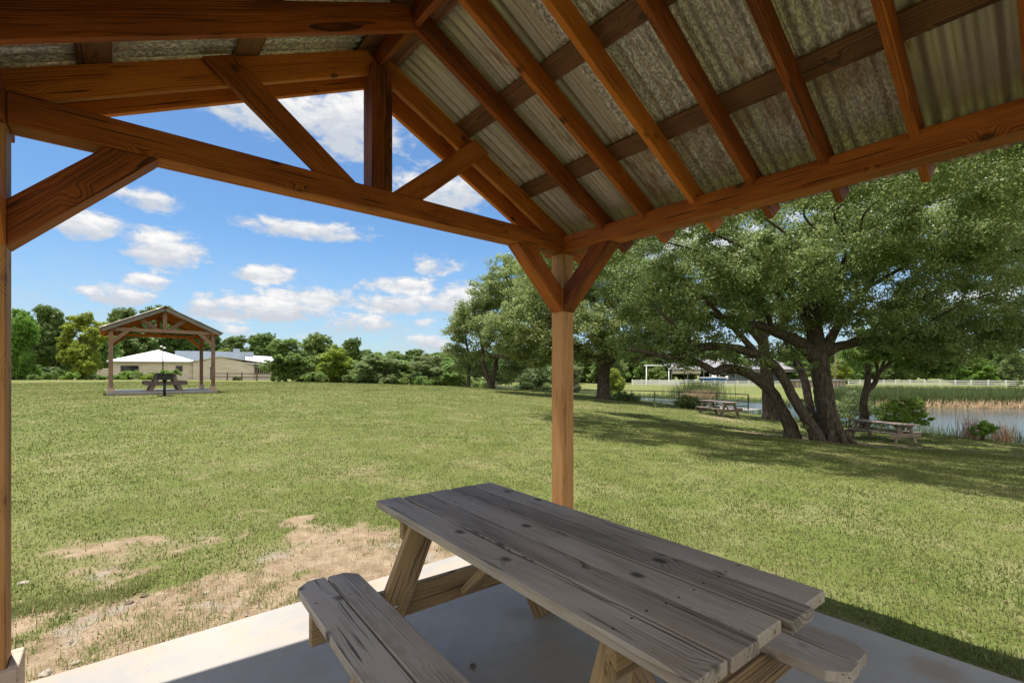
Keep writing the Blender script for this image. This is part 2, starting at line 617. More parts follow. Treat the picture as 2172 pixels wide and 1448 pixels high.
def galv_mat():
    """galvanised corrugated sheet: local X down the slope, local Y along the ridge"""
    m, nt = new_mat('galvanised_corrugated_steel')
    b = NB(nt)
    loc, off, r = objcoord(b)
    cell = b.n('ShaderNodeTexVoronoi', feature='F1')
    b.put(cell.inputs['Vector'], b.vmath('MULTIPLY', off, (70, 130, 80)))
    cell.inputs['Scale'].default_value = 1
    sp = b.n('ShaderNodeSeparateColor')
    b.put(sp.inputs[0], cell.outputs['Color'])
    spang = b.mapr(sp.outputs[0], .2, .9, 0, 1, False)
    r2 = b.math('FRACT', b.math('MULTIPLY', r, 7.77))
    sheetspang = b.mapr(r2, .25, .6, .25, 1.0)
    streak = b.noise(b.vmath('MULTIPLY', off, (.7, 16, 1)), 1.0, 4, .6)
    clean = b.mix(b.math('MULTIPLY', spang, sheetspang), (.31, .28, .275), (.90, .84, .83))
    dull = b.mix(streak, (.42, .35, .305), (.68, .595, .545))
    col = b.mix(b.mapr(r2, .2, .75, .85, .15), clean, dull)
    col = b.mix(b.mapr(streak, .32, .58, .38, 0), col, (.27, .245, .20))
    rn = b.noise(b.vmath('MULTIPLY', off, (1.1, 5.0, 1)), 1.1, 5, .7)
    rn2 = b.noise(b.vmath('MULTIPLY', off, (5, 30, 1)), 1.0, 4, .7)
    rust = b.math('MULTIPLY', b.mapr(rn, .57, .67), b.mapr(rn2, .40, .58))
    sepx = b.n('ShaderNodeSeparateXYZ')
    b.put(sepx.inputs[0], loc)
    band = b.math('ADD', sepx.outputs[0], b.math('MULTIPLY', b.math('SUBTRACT', rn, .5), .55))
    band = b.math('MULTIPLY', b.math('MULTIPLY', b.mapr(band, 1.32, 1.52), b.mapr(band, 1.58, 1.72, 1, 0)), b.mapr(r2, .35, .6, 0, .75))
    line = b.math('MULTIPLY', b.mapr(b.noise(b.vmath('MULTIPLY', off, (.35, 62, 1)), 1.0, 1), .62, .70), b.mapr(rn, .42, .56))
    rust = b.math('MAXIMUM', rust, b.math('MAXIMUM', b.math('MULTIPLY', band, b.mapr(streak, .3, .55)), b.math('MULTIPLY', line, .7)))
    col = b.mix(b.math('MULTIPLY', rust, .85), col, b.mix(rn2, (.10, .035, .012), (.30, .13, .045)))
    b.out(b.principled(col, b.math('ADD', b.math('MULTIPLY', rust, .35), b.mapr(sp.outputs[1], 0, 1, .28, .5, False)), b.math('SUBTRACT', .30, b.math('MULTIPLY', rust, .3)), .4,
                       b.bump(b.noise(off, 60, 2), .06, .003)))
    return m


M['galv'] = galv_mat()


def slab_mat():
    m, nt = new_mat('worn_concrete')
    b = NB(nt)
    tc = b.n('ShaderNodeTexCoord')
    o = tc.outputs['Object']
    n1 = b.noise(o, 1.3, 5, .6)
    n2 = b.noise(o, 9, 6, .7)
    n3 = b.noise(o, 160, 2, .5)
    col = b.mix(b.mapr(n1, .3, .7), (.265, .246, .222), (.33, .305, .272))
    col = b.mix(b.mapr(n2, .5, .75, 0, .45), col, (.245, .225, .20))
    sep = b.n('ShaderNodeSeparateXYZ')
    b.put(sep.inputs[0], o)
    # soil trodden on to the strip along the front edge
    edge = b.math('MULTIPLY', b.mapr(sep.outputs[1], 1.30, 1.88), b.mapr(b.noise(o, 2.6, 5, .65), .42, .66))
    col = b.mix(b.math('MULTIPLY', edge, .8), col, (.38, .26, .15))
    # dried stains
    st = b.n('ShaderNodeTexVoronoi')
    b.put(st.inputs['Vector'], b.vmath('ADD', o, (3.3, 1.7, 0)))
    st.inputs['Scale'].default_value = 1.15
    sd = b.math('ADD', st.outputs['Distance'], b.math('MULTIPLY', b.math('SUBTRACT', n2, .5), .22))
    col = b.mix(b.math('MULTIPLY', b.mapr(sd, .05, .17, 1, 0), .6), col, (.24, .17, .11))
    spk = b.voro(o, 15)
    col = b.mix(b.mapr(spk, .03, .07, .7, 0), col, (.16, .12, .09))
    h = b.math('ADD', b.math('MULTIPLY', n3, .3), n2)
    b.out(b.principled(col, b.mapr(n2, .3, .7, .45, .7), 0, .4, b.bump(h, .10, .004)))
    return m


M['slab'] = slab_mat()


def ground_mat():
    m, nt = new_mat('mown_lawn_ground')
    b = NB(nt)
    tc = b.n('ShaderNodeTexCoord')
    o = tc.outputs['Object']
    at_ = b.n('ShaderNodeAttribute', attribute_name='dirt')
    n1 = b.noise(o, .12, 4, .6)
    n2 = b.noise(o, .9, 6, .7)
    n3 = b.noise(o, 7, 6, .75)
    n4 = b.noise(o, 45, 4, .7)
    green = b.mix(b.mapr(n4, .3, .7), (.069, .093, .018), (.124, .143, .038))
    dry = b.mix(n4, (.150, .134, .060), (.230, .203, .107))
    g = b.mix(b.mapr(n2, .42, .68, 0, .62), green, dry)
    g = b.mix(b.mapr(n1, .45, .7, 0, .5), g, (.19, .18, .07))
    g = b.mix(b.mapr(n3, .52, .70, 0, .65), g, dry)
    soil = b.mix(b.mapr(n3, .3, .7), (.165, .116, .068), (.295, .222, .148))
    soil = b.mix(b.mapr(n4, .55, .75, 0, .6), soil, (.36, .295, .225))
    soil = b.mix(b.mapr(b.noise(o, 2.2, 3), .58, .7, 0, .7), soil, (.27, .245, .215))
    pe = b.voro(o, 22)
    soil = b.mix(b.mapr(pe, .04, .12, .8, 0), soil, (.40, .34, .265))
    f = b.math('ADD', at_.outputs['Fac'], b.math('MULTIPLY', b.math('SUBTRACT', n4, .5), .5))
    col = b.mix(b.mapr(f, .12, .80), g, soil)
    h = b.math('ADD', n4, b.math('MULTIPLY', n3, .8))
    b.out(b.principled(col, .95, 0, .1, b.bump(h, .55, .03)))
    return m


M['ground'] = ground_mat()


def leaf_mat(name, dark, light, transl=.3, rough=.45, spec=.35, tv=None):
    m, nt = new_mat(name)
    b = NB(nt)
    at_ = b.n('ShaderNodeAttribute', attribute_name='tint')
    col = b.mix(at_.outputs['Fac'], dark, light)
    oi = b.n('ShaderNodeObjectInfo')
    hs = b.n('ShaderNodeHueSaturation')
    b.put(hs.inputs['Hue'], b.mapr(oi.outputs['Random'], 0, 1, .485, .515, False))
    b.put(hs.inputs['Value'], b.mapr(b.math('FRACT', b.math('MULTIPLY', oi.outputs['Random'], 9.3)), 0, 1, .85, 1.15, False))
    b.put(hs.inputs['Color'], col)
    col = hs.outputs[0]
    p = b.principled(col, rough, 0, spec)
    t = b.n('ShaderNodeBsdfTranslucent')
    b.put(t.inputs['Color'], b.mix(.5, col, tv if tv else tuple(c * 1.5 for c in light)))
    mx = b.n('ShaderNodeMixShader')
    mx.inputs[0].default_value = transl
    nt.links.new(p, mx.inputs[1])
    nt.links.new(t.outputs[0], mx.inputs[2])
    b.out(mx.outputs[0])
    return m


M['oakleaf'] = leaf_mat('live_oak_leaf', (.100, .155, .042), (.295, .350, .125), .42, .45, .3)
M['darkleaf'] = leaf_mat('dark_green_leaf', (.066, .118, .028), (.175, .255, .062), .40)
M['midleaf'] = leaf_mat('mid_green_leaf', (.090, .160, .034), (.225, .320, .078), .42)
M['brightleaf'] = leaf_mat('bright_green_leaf', (.085, .170, .022), (.20, .32, .045), .45)
M['yellowleaf'] = leaf_mat('yellow_green_leaf', (.13, .19, .022), (.29, .36, .045), .45)
M['oliveleaf'] = leaf_mat('grey_olive_leaf', (.100, .145, .048), (.235, .295, .110), .38)
M['grass'] = leaf_mat('grass_blade', (.086, .129, .024), (.242, .238, .088), .5, .6, .12)
M['weed'] = leaf_mat('weed_tuft_blade', (.075, .120, .026), (.25, .26, .095), .45, .6, .15)
M['reed'] = leaf_mat('reed_blade', (.060, .092, .028), (.155, .195, .070), .3, .6, .2)
M['deadreed'] = leaf_mat('dead_reed_blade', (.26, .17, .10), (.50, .38, .24), .3, .7, .2)
M['rustreed'] = leaf_mat('rust_brown_reed_blade', (.26, .14, .08), (.46, .29, .18), .3, .7, .2)


def bark_mat():
    m, nt = new_mat('oak_bark')
    b = NB(nt)
    tc = b.n('ShaderNodeTexCoord')
    o = tc.outputs['Object']
    n = b.noise(b.vmath('MULTIPLY', o, (16, 16, 4)), 1.0, 5, .7)
    n2 = b.noise(o, 1.6, 4, .6)
    col = b.ramp(n, [(.3, (.022, .016, .012)), (.52, (.082, .063, .048)), (.75, (.20, .165, .135))])
    col = b.mix(b.mapr(n2, .5, .75, 0, .5), col, (.060, .058, .038))
    b.out(b.principled(col, .9, 0, .15, b.bump(n, .9, .03)))
    return m


M['bark'] = bark_mat()


def water_mat():
    m, nt = new_mat('lake_water')
    b = NB(nt)
    tc = b.n('ShaderNodeTexCoord')
    n = b.noise(b.vmath('MULTIPLY', tc.outputs['Object'], (1.2, 3.0, 1)), 1.6, 3, .6)
    b.out(b.principled((.055, .065, .06), .12, 0, .6, b.bump(n, .35, .05)))
    return m


M['water'] = water_mat()

# ------------------------------------------------------------------ ground and lake
def axis(lo, hi, fine_lo, fine_hi, step, grow=1.07):
    mid = list(np.arange(fine_lo, fine_hi + 1e-6, step))
    s = step
    x = mid[-1]
    right = []
    while x < hi:
        s *= grow
        x += s
        right.append(min(x, hi))
    s = step
    x = mid[0]
    left = []
    while x > lo:
        s *= grow
        x -= s
        left.append(max(x, lo))
    return np.array(left[::-1] + mid + right)


xs = axis(-1500, 1500, -7, 6.5, .065, 1.045)
ys = axis(-600, 2500, .6, 9, .065, 1.035)
GX, GY = np.meshgrid(xs, ys)
GZ = height(GX, GY)
nx, ny = len(xs), len(ys)
idx = np.arange(nx * ny).reshape(ny, nx)
quads = np.stack([idx[:-1, :-1], idx[:-1, 1:], idx[1:, 1:], idx[1:, :-1]], -1).reshape(-1, 4)
gme = np_mesh('ground', np.stack([GX, GY, GZ], -1).reshape(-1, 3), quads, smooth=True, attrs={'dirt': dirt(GX, GY).ravel()})
tag(link('ground', gme, M['ground']), kind='structure')

bm = bmesh.new()
vs = [bm.verts.new((p[0], p[1], LAKE_Z)) for p in [(-40, 5), (130, 5), (130, 135), (-40, 135)]]
bm.faces.new(vs)
tag(link('lake', bm_mesh('lake', bm), M['water']), kind='structure')

# ------------------------------------------------------------------ near pavilion
def sheet_mesh(name, L, W, per=.0685, amp=.009):
    nu, nv = 7, int(W / per * 8) + 1
    u = np.linspace(0, L, nu)
    v = np.linspace(0, W, nv)
    U, Vv = np.meshgrid(u, v)
    Z = amp * np.cos(2 * PI * Vv / per)
    i = np.arange(nu * nv).reshape(nv, nu)
    q = np.stack([i[:-1, :-1], i[:-1, 1:], i[1:, 1:], i[1:, :-1]], -1).reshape(-1, 4)
    top = np.stack([U, Vv, Z], -1).reshape(-1, 3)
    bot = top.copy()
    bot[:, 2] -= .0012
    n = len(top)
    v_all = np.concatenate([top, bot])
    q_all = [q, q[:, ::-1] + n]
    for row in (i[0], i[-1], i[:, 0], i[:, -1]):
        q_all.append(np.stack([row[:-1], row[1:], row[1:] + n, row[:-1] + n], -1))
    return np_mesh(name, v_all, np.concatenate(q_all), smooth=True)


SL = .487
ANG = math.atan(SL)
ZB = 2.475
HALF_B = 2.05


def zbot(a): return ZB + .10 + SL * (SI - abs(a))


def ztop(a): return zbot(a) + .14 * math.hypot(1, SL)


def build_pavilion():
    root = empty('picnic_pavilion', (PAV.x, PAV.y, 0), TH)
    bmats = M['beam']
    for sa in (-1, 1):
        for sb in (-1, 1):
            ca, cb = sa * (SI + .07), sb * (SI + .07)
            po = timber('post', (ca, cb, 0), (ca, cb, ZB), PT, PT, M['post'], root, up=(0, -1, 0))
            b_ = bmesh.new()
            t = .038
            o, i = .07 + t, .071
            for lo, hi in (((-o, -o), (o, -i)), ((-o, i), (o, o)), ((-o, -i + .0015), (-i, i - .0015)), ((i, -i + .0015), (o, i - .0015))):
                add_box(b_, (lo[0], lo[1], 0.002), (hi[0], hi[1], .189), .004)
            pb = link('post_base', bm_mesh('post_base', b_), M['base'])
            pb.parent = po
            pb.matrix_parent_inverse = Matrix()
            # local frame of the post -> undo
            pb.matrix_local = po.matrix_basis.inverted() @ Matrix.Translation((ca, cb, 0))
            # knee braces, one along the truss and one along the eave beam
            k, k2 = .516, .318
            poly = [(0, -k), (k, 0), (k2, 0), (0, -k2)]
            prism('knee_brace', poly, PT - .004, (sa * SI, cb, ZB - .001), (-sa, 0, 0), (0, 0, 1), M['beam'], root, (1, 1))
            prism('knee_brace', poly, PT - .004, (ca, sb * SI, ZB - .001), (0, -sb, 0), (0, 0, 1), M['beam'], root, (1, 1))
    for sa in (-1, 1):
        a = sa * (SI + .07)
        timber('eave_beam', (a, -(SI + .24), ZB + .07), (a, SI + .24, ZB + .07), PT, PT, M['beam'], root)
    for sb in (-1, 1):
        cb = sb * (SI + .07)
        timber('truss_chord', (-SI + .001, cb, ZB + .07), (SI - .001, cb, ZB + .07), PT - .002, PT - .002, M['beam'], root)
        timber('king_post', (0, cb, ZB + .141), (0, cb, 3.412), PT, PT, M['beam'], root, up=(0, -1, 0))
        wb = sb * (SI + .025)
        for sa, (b0, b1, t0, t1) in ((1, (.078, .301, .741, .877)), (-1, (.174, .417, .835, .985))):
            zt = ZB + .142
            poly = [(b0, zt), (b1, zt), (t1, ztop(t1) - .012), (t0, ztop(t0) - .012)]
            prism('truss_web', poly, .038, (0, wb, 0), (sa, 0, 0), (0, 0, 1), M['beam'], root, (t0 - b0, ztop(t0) - zt))
    bl = [SI + .071] + [SI - .437 - .388 * k for k in range(7)] + [-SI + .22, -SI - .071]
    s = SL
    for bb in bl + [1.962, -1.962]:
        fly = abs(bb) > 1.9
        for sa in (-1, 1):
            a0, a1 = .0205, SI + .35
            a1c = a1
            p0 = Vector((sa * a0, bb, (zbot(a0) + ztop(a0)) / 2))
            p1 = Vector((sa * a1c, bb, (zbot(a1c) + ztop(a1c)) / 2))
            mt = M['fascia'] if (fly and bb < 0) else M['rafter']
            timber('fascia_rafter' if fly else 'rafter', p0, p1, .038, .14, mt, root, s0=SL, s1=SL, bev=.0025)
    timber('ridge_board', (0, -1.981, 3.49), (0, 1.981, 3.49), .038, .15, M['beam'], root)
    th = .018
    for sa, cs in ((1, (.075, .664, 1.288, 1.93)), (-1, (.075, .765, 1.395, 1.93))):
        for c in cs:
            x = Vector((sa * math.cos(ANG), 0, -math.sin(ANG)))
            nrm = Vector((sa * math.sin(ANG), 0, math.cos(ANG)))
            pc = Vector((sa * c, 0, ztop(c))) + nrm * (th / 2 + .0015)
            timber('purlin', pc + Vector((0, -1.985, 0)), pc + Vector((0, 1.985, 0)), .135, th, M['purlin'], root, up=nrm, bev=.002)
    nsh = 6
    W = 2 * HALF_B / nsh
    Ls = (SI + .415 - .012) * math.hypot(1, SL)
    sm = sheet_mesh('roof_sheet', Ls, W + .03)
    for sa in (1, -1):
        x = Vector((sa * math.cos(ANG), 0, -math.sin(ANG)))
        nrm = Vector((sa * math.sin(ANG), 0, math.cos(ANG)))
        for k in range(nsh):
            o = link('roof_sheet', sm, M['galv'], root)
            y = Vector((0, sa, 0))
            Mx = Matrix((x, y, nrm)).transposed().to_4x4()
            st = Vector((sa * .012, 0, ztop(.012))) + nrm * (th + .014 + .0015 * (k % 2))
            st.y = -sa * (HALF_B - k * W)
            Mx.translation = st
            o.matrix_local = Mx
    b_ = bmesh.new()
    zr = ztop(0) + .055
    prof = [(-.16, -.16 * SL), (0, 0), (.16, -.16 * SL), (.16, -.16 * SL - .002), (0, -.003), (-.16, -.16 * SL - .002)]
    f0 = [b_.verts.new((p[0], -HALF_B - .01, zr + p[1])) for p in prof]
    f1 = [b_.verts.new((p[0], HALF_B + .01, zr + p[1])) for p in prof]
    for i in range(6):
        b_.faces.new((f0[i], f0[(i + 1) % 6], f1[(i + 1) % 6], f1[i]))
    link('ridge_cap', bm_mesh('ridge_cap', b_), M['galv'], root)
    return root


pav = build_pavilion()
tag(pav, 'brown stained timber pavilion with galvanised roof overhead, enclosing the grey picnic table in the foreground', 'pavilion', 'timber picnic pavilions')
far = copy_tree(pav)
far.location = (FARP.x, FARP.y, FAR_Z)
far.rotation_euler = (0, 0, FAR_TH)
M['weathered'] = wood('weathered_brown_timber', (.085, .048, .030), (.185, .105, .068), (.27, .17, .12), (.06, .03, .02), weather=((.20, .165, .14), .5, .72))
for ch in far.children:
    nm_ = ch.name.split('.')[0]
    if nm_ == 'post' or (nm_ in ('truss_chord', 'king_post', 'truss_web', 'knee_brace', 'eave_beam') and ch.matrix_basis.translation.y < 0):
        ch.material_slots[0].link = 'OBJECT'
        ch.material_slots[0].material = M['weathered']
tag(far, 'small distant open pavilion with grey fascia boards standing across the lawn behind a black grill', 'pavilion', 'timber picnic pavilions')

slab_me = None
for nm, P_, z_, th_ in (('concrete_slab', PAV, 0, TH), ('concrete_slab', FARP, FAR_Z, FAR_TH)):
    if slab_me is None:
        bm = bmesh.new()
        add_box(bm, (-1.89, -1.907, -.15), (1.89, 1.907, 0), .008)
        slab_me = bm_mesh('concrete_slab', bm)
    o = link(nm, slab_me, M['slab'])
    o.location = (P_.x, P_.y, z_)
    o.rotation_euler = (0, 0, th_)
    tag(o, kind='structure')


# ------------------------------------------------------------------ picnic tables
def notch_plank(name, L, w, t, mat, parent, loc, cham=0.0, notch=None, wane=None, dx=0.0):
    """plank along local Y of the table (object X = grain)"""
    h = w / 2
    if cham:
        c0, c1 = cham
        poly = [(-L / 2 + c0, -h), (L / 2 - c0, -h), (L / 2, -h + c0), (L / 2, h - c1), (L / 2 - c1, h), (-L / 2 + c1, h), (-L / 2, h - c1), (-L / 2, -h + c0)]
    else:
        poly = [(-L / 2, -h), (L / 2, -h), (L / 2, h), (-L / 2, h)]
        if wane:
            lo = [(L * (i / 24 - .5), -h + wane * (vnoise(np.array([i * .55]), np.array([2.2]), 5)[0] ** 2)) for i in range(1, 24)]
            poly = [(-L / 2, -h)] + lo + [(L / 2, -h), (L / 2, h), (-L / 2, h)]
        if notch:
            nx_, side = notch
            e = [(nx_ - .075, 0), (nx_ - .05, .014), (nx_ - .032, .012), (nx_ - .012, .040), (nx_ + .016, .036), (nx_ + .028, .046), (nx_ + .040, .014), (nx_ + .085, 0)]
            if side < 0:
                poly = [(-L / 2, -h)] + [(x, -h + d) for x, d in e] + [(L / 2, -h), (L / 2, h), (-L / 2, h)]
    o = prism(name, poly, t, loc, (0, 1, 0), (-1, 0, 0), mat, parent, (1, 0), bev=.004)
    return o


M['browntable'] = wood('brown_table_board', (.055, .042, .033), (.145, .112, .088), (.24, .195, .155), (.03, .02, .015), freq=62, ringamt=.45, wobble=.045)


def build_table(L=1.83, detail=True):
    """long axis local Y, top 0.75 m"""
    root = empty('picnic_table')
    t = .038
    top = .75
    tm_ = M['table'] if detail else M['browntable']
    nb_ = bmesh.new()
    bmesh.ops.create_cone(nb_, segments=8, radius1=.0045, radius2=.0045, depth=.0016, cap_ends=True)
    nail_me = bm_mesh('nail', nb_)

    def nails(o, pts_):
        if detail:
            for p_ in pts_:
                n_ = link('nail', nail_me, M['nail'], None)
                n_.parent = o
                n_.matrix_local = o.matrix_basis.inverted() @ Matrix.Translation(p_)
    jit = [.012, -.004, .006, -.010, .002]
    for i in range(5):
        x = (i - 2) * .1462
        o = notch_plank('tabletop_plank', L + (.02 if i in (0, 3) else 0), .1372, t, tm_, root, (x, jit[i], top - t / 2 + (.0015 if i % 2 else 0)),
                        notch=(-.345, -1) if (i == 1 and detail) else None, wane=.018 if i == 0 else None)
        nails(o, [(x + dx_, sy_ * (L / 2 - .26) + random.uniform(-.008, .008), top + (.0015 if i % 2 else 0)) for dx_ in (-.042, .04) for sy_ in (-1, 1)])
    for s in (-1, 1):
        for k, xx in enumerate((.555, .7015)):
            ch = (.05, .008) if k == 1 else (.008, .05)
            # outer corners of each seat are clipped
            pl = notch_plank('seat_plank', 1.80, .1385, t, tm_, root, (s * xx, .006 * (k - .5) - (.025 if s > 0 else 0), .43 - t / 2), cham=((.008, .055) if ((s < 0) == (k == 1)) else (.055, .008)))
            nails(pl, [(s * xx + dx_, sy_ * (L / 2 - .26) + random.uniform(-.008, .008), .43) for dx_ in (-.04, .038) for sy_ in (-1, 1)])
    for s in (-1, 1):
        y = s * (L / 2 - .30)
        for q in (-1, 1):
            # splayed legs
            p0 = (q * .545, y, 0)
            zt = top - t - .002
            p1 = (q * .235, y, zt)
            dx = p0[0] - p1[0]
            sl = dx / zt
            wv = .14 * math.hypot(1, sl)
            poly = [(p0[0] - wv / 2, 0), (p0[0] + wv / 2, 0), (p1[0] + wv / 2, zt), (p1[0] - wv / 2, zt)]
            lg = prism('leg', poly, t, (0, y, 0), (1, 0, 0), (0, 0, 1), M['tableside'] if detail else tm_, root, (dx * -1, zt))
            if detail:
                for bz in (.335,):
                    b_ = bmesh.new()
                    bmesh.ops.create_uvsphere(b_, u_segments=10, v_segments=6, radius=.011)
                    bo = link('bolt', bm_mesh('bolt', b_, True), M['steel'])
                    bo.parent = lg
                    xx = p0[0] + (p1[0] - p0[0]) * bz / zt
                    bo.matrix_local = lg.matrix_basis.inverted() @ Matrix.Translation((xx, y - s * (t / 2), bz))
        timber('seat_support', (-.765, y + s * .0405, .43 - t - .071), (.765, y + s * .0405, .43 - t - .071), t, .14, M['tableside'] if detail else tm_, root)
        timber('top_cleat', (-.345, y + s * .0405, top - t - .047), (.345, y + s * .0405, top - t - .047), t, .09, M['tableside'], root)
        # diagonal brace from the middle of the top to the seat support
        timber('diagonal_brace', (0, y - s * .02, .30), (0, y - s * .46, top - t - .02), .088, t, M['tableside'], root, up=(0, s, .9))
    return root


tbl = build_table()
tbl.location = (.135, 1.978, 0)
tbl.rotation_euler = (0, 0, math.radians(37.4))
tag(tbl, 'weathered grey plank picnic table on the foreground slab, knot hole in its top', 'picnic table', 'wooden picnic tables')
proto = build_table(2.3, False)


def place_table(o, x, y, z, rz, label):
    o.location = (x, y, z)
    o.rotation_euler = (0, 0, rz)
    tag(o, label, 'picnic table', 'wooden picnic tables')


fc = FARP
place_table(proto, fc.x + .15, fc.y, FAR_Z, FAR_TH, 'dark picnic table seen end-on under the far pavilion')
t3 = copy_tree(proto)
p = ground(1872, 0, 18.9)
place_table(t3, p.x, p.y, p.z - .01, math.radians(16), 'bare wood picnic table right of the big oak trunks, nearest the water')
t4 = copy_tree(proto)
p = ground(1524, 0, 25.0)
place_table(t4, p.x, p.y, p.z - .01, math.radians(14), 'brown picnic table in the oak shade in front of the dock railing')

# ------------------------------------------------------------------ pedestal grill
g = empty('park_grill', (-13.3, 18.07, hgt(-13.3, 18.07)), FAR_TH)
tag(g, 'black pedestal barbecue grill on the grass before the far pavilion', 'grill')
bm = bmesh.new()
for lo, hi in (((-.26, -.18, .62), (.26, .18, .635)), ((-.26, .168, .63), (.26, .18, .86)), ((-.26, -.18, .63), (-.248, .168, .86)), ((.248, -.18, .63), (.26, .168, .86)), ((-.248, -.18, .63), (.248, -.168, .80))):
    add_box(bm, lo, hi)
link('fire_box', bm_mesh('fire_box', bm), M['black'], g)
bm = bmesh.new()
for k in range(9):
    add_box(bm, (-.24, -.15 + k * .036, .815), (.24, -.14 + k * .036, .825))
link('grate', bm_mesh('grate', bm), M['black'], g)
bm = bmesh.new()
bmesh.ops.create_cone(bm, segments=14, radius1=.045, radius2=.045, depth=.62, cap_ends=True, matrix=Matrix.Translation((0, 0, .31)))
link('pedestal', bm_mesh('pedestal', bm, True), M['black'], g)
bm = bmesh.new()
add_box(bm, (-.2, -.15, .0), (.2, .15, .02), .004)
link('base_plate', bm_mesh('base_plate', bm), M['black'], g)


# ------------------------------------------------------------------ foliage
def leaves(centers, br, per, size, flat_=.62, shape=.55):
    """leaf quads filling small clumps; leaves face outward from their clump with a lot of scatter"""
    m = len(centers)
    brr = np.broadcast_to(np.asarray(br, float), (m,)) * rng.uniform(.6, 1.35, m)
    C = np.repeat(np.asarray(centers, float), per, axis=0)
    R = np.repeat(brr, per)
    n = len(C)
    d = rng.normal(size=(n, 3))
    d /= np.linalg.norm(d, axis=1)[:, None]
    rad = R * rng.uniform(0, 1, n) ** .45 * rng.uniform(.85, 1.25, n)
    P = C + d * rad[:, None] * np.array([1, 1, flat_])
    nrm = d * .75 + rng.normal(size=(n, 3)) * .48 + np.array([0, 0, .28])
    nrm /= np.linalg.norm(nrm, axis=1)[:, None]
    t = rng.normal(size=(n, 3))
    t -= (t * nrm).sum(1)[:, None] * nrm
    t /= np.linalg.norm(t, axis=1)[:, None]
    b_ = np.cross(nrm, t)
    s = size * rng.uniform(.6, 1.3, n)[:, None]
    v = np.stack([P - t * s, P - b_ * s * shape + nrm * s * .15, P + t * s, P + b_ * s * shape + nrm * s * .15], 1).reshape(-1, 3)
    q = np.arange(n * 4).reshape(-1, 4)
    ct = np.repeat(rng.uniform(0, 1, m), per)
    tint = np.clip(.5 * ct + .5 * rng.uniform(0, 1, n), 0, 1)
    return v, q, np.repeat(tint, 4)


def lobe_points(lobes, br, cover, shell=.28):
    out = []
    for c, r in lobes:
        c = np.array(c, float)
        r = np.array(r if hasattr(r, '__len__') else (r, r, r * .8), float)
        area = 4 * PI * ((r[0] * r[1] + r[0] * r[2] + r[1] * r[2]) / 3)
        n = max(5, int(cover * area / (PI * br * br)))
        d = rng.normal(size=(n, 3))
        d /= np.linalg.norm(d, axis=1)[:, None]
        rr = rng.uniform(0, 1, n) ** shell * rng.uniform(.85, 1.12, n)
        out.append(c + d * rr[:, None] * r)
    return np.concatenate(out)


def crown_mesh(name, lobes, br, cover, per, size, shell=.28):
    v, q, t = leaves(lobe_points(lobes, br, cover, shell), br, per, size)
    return np_mesh(name, v, q, attrs={'tint': t})


def pxpath(pts):
    return [(at(x, y, D), r) for x, y, D, r in pts]


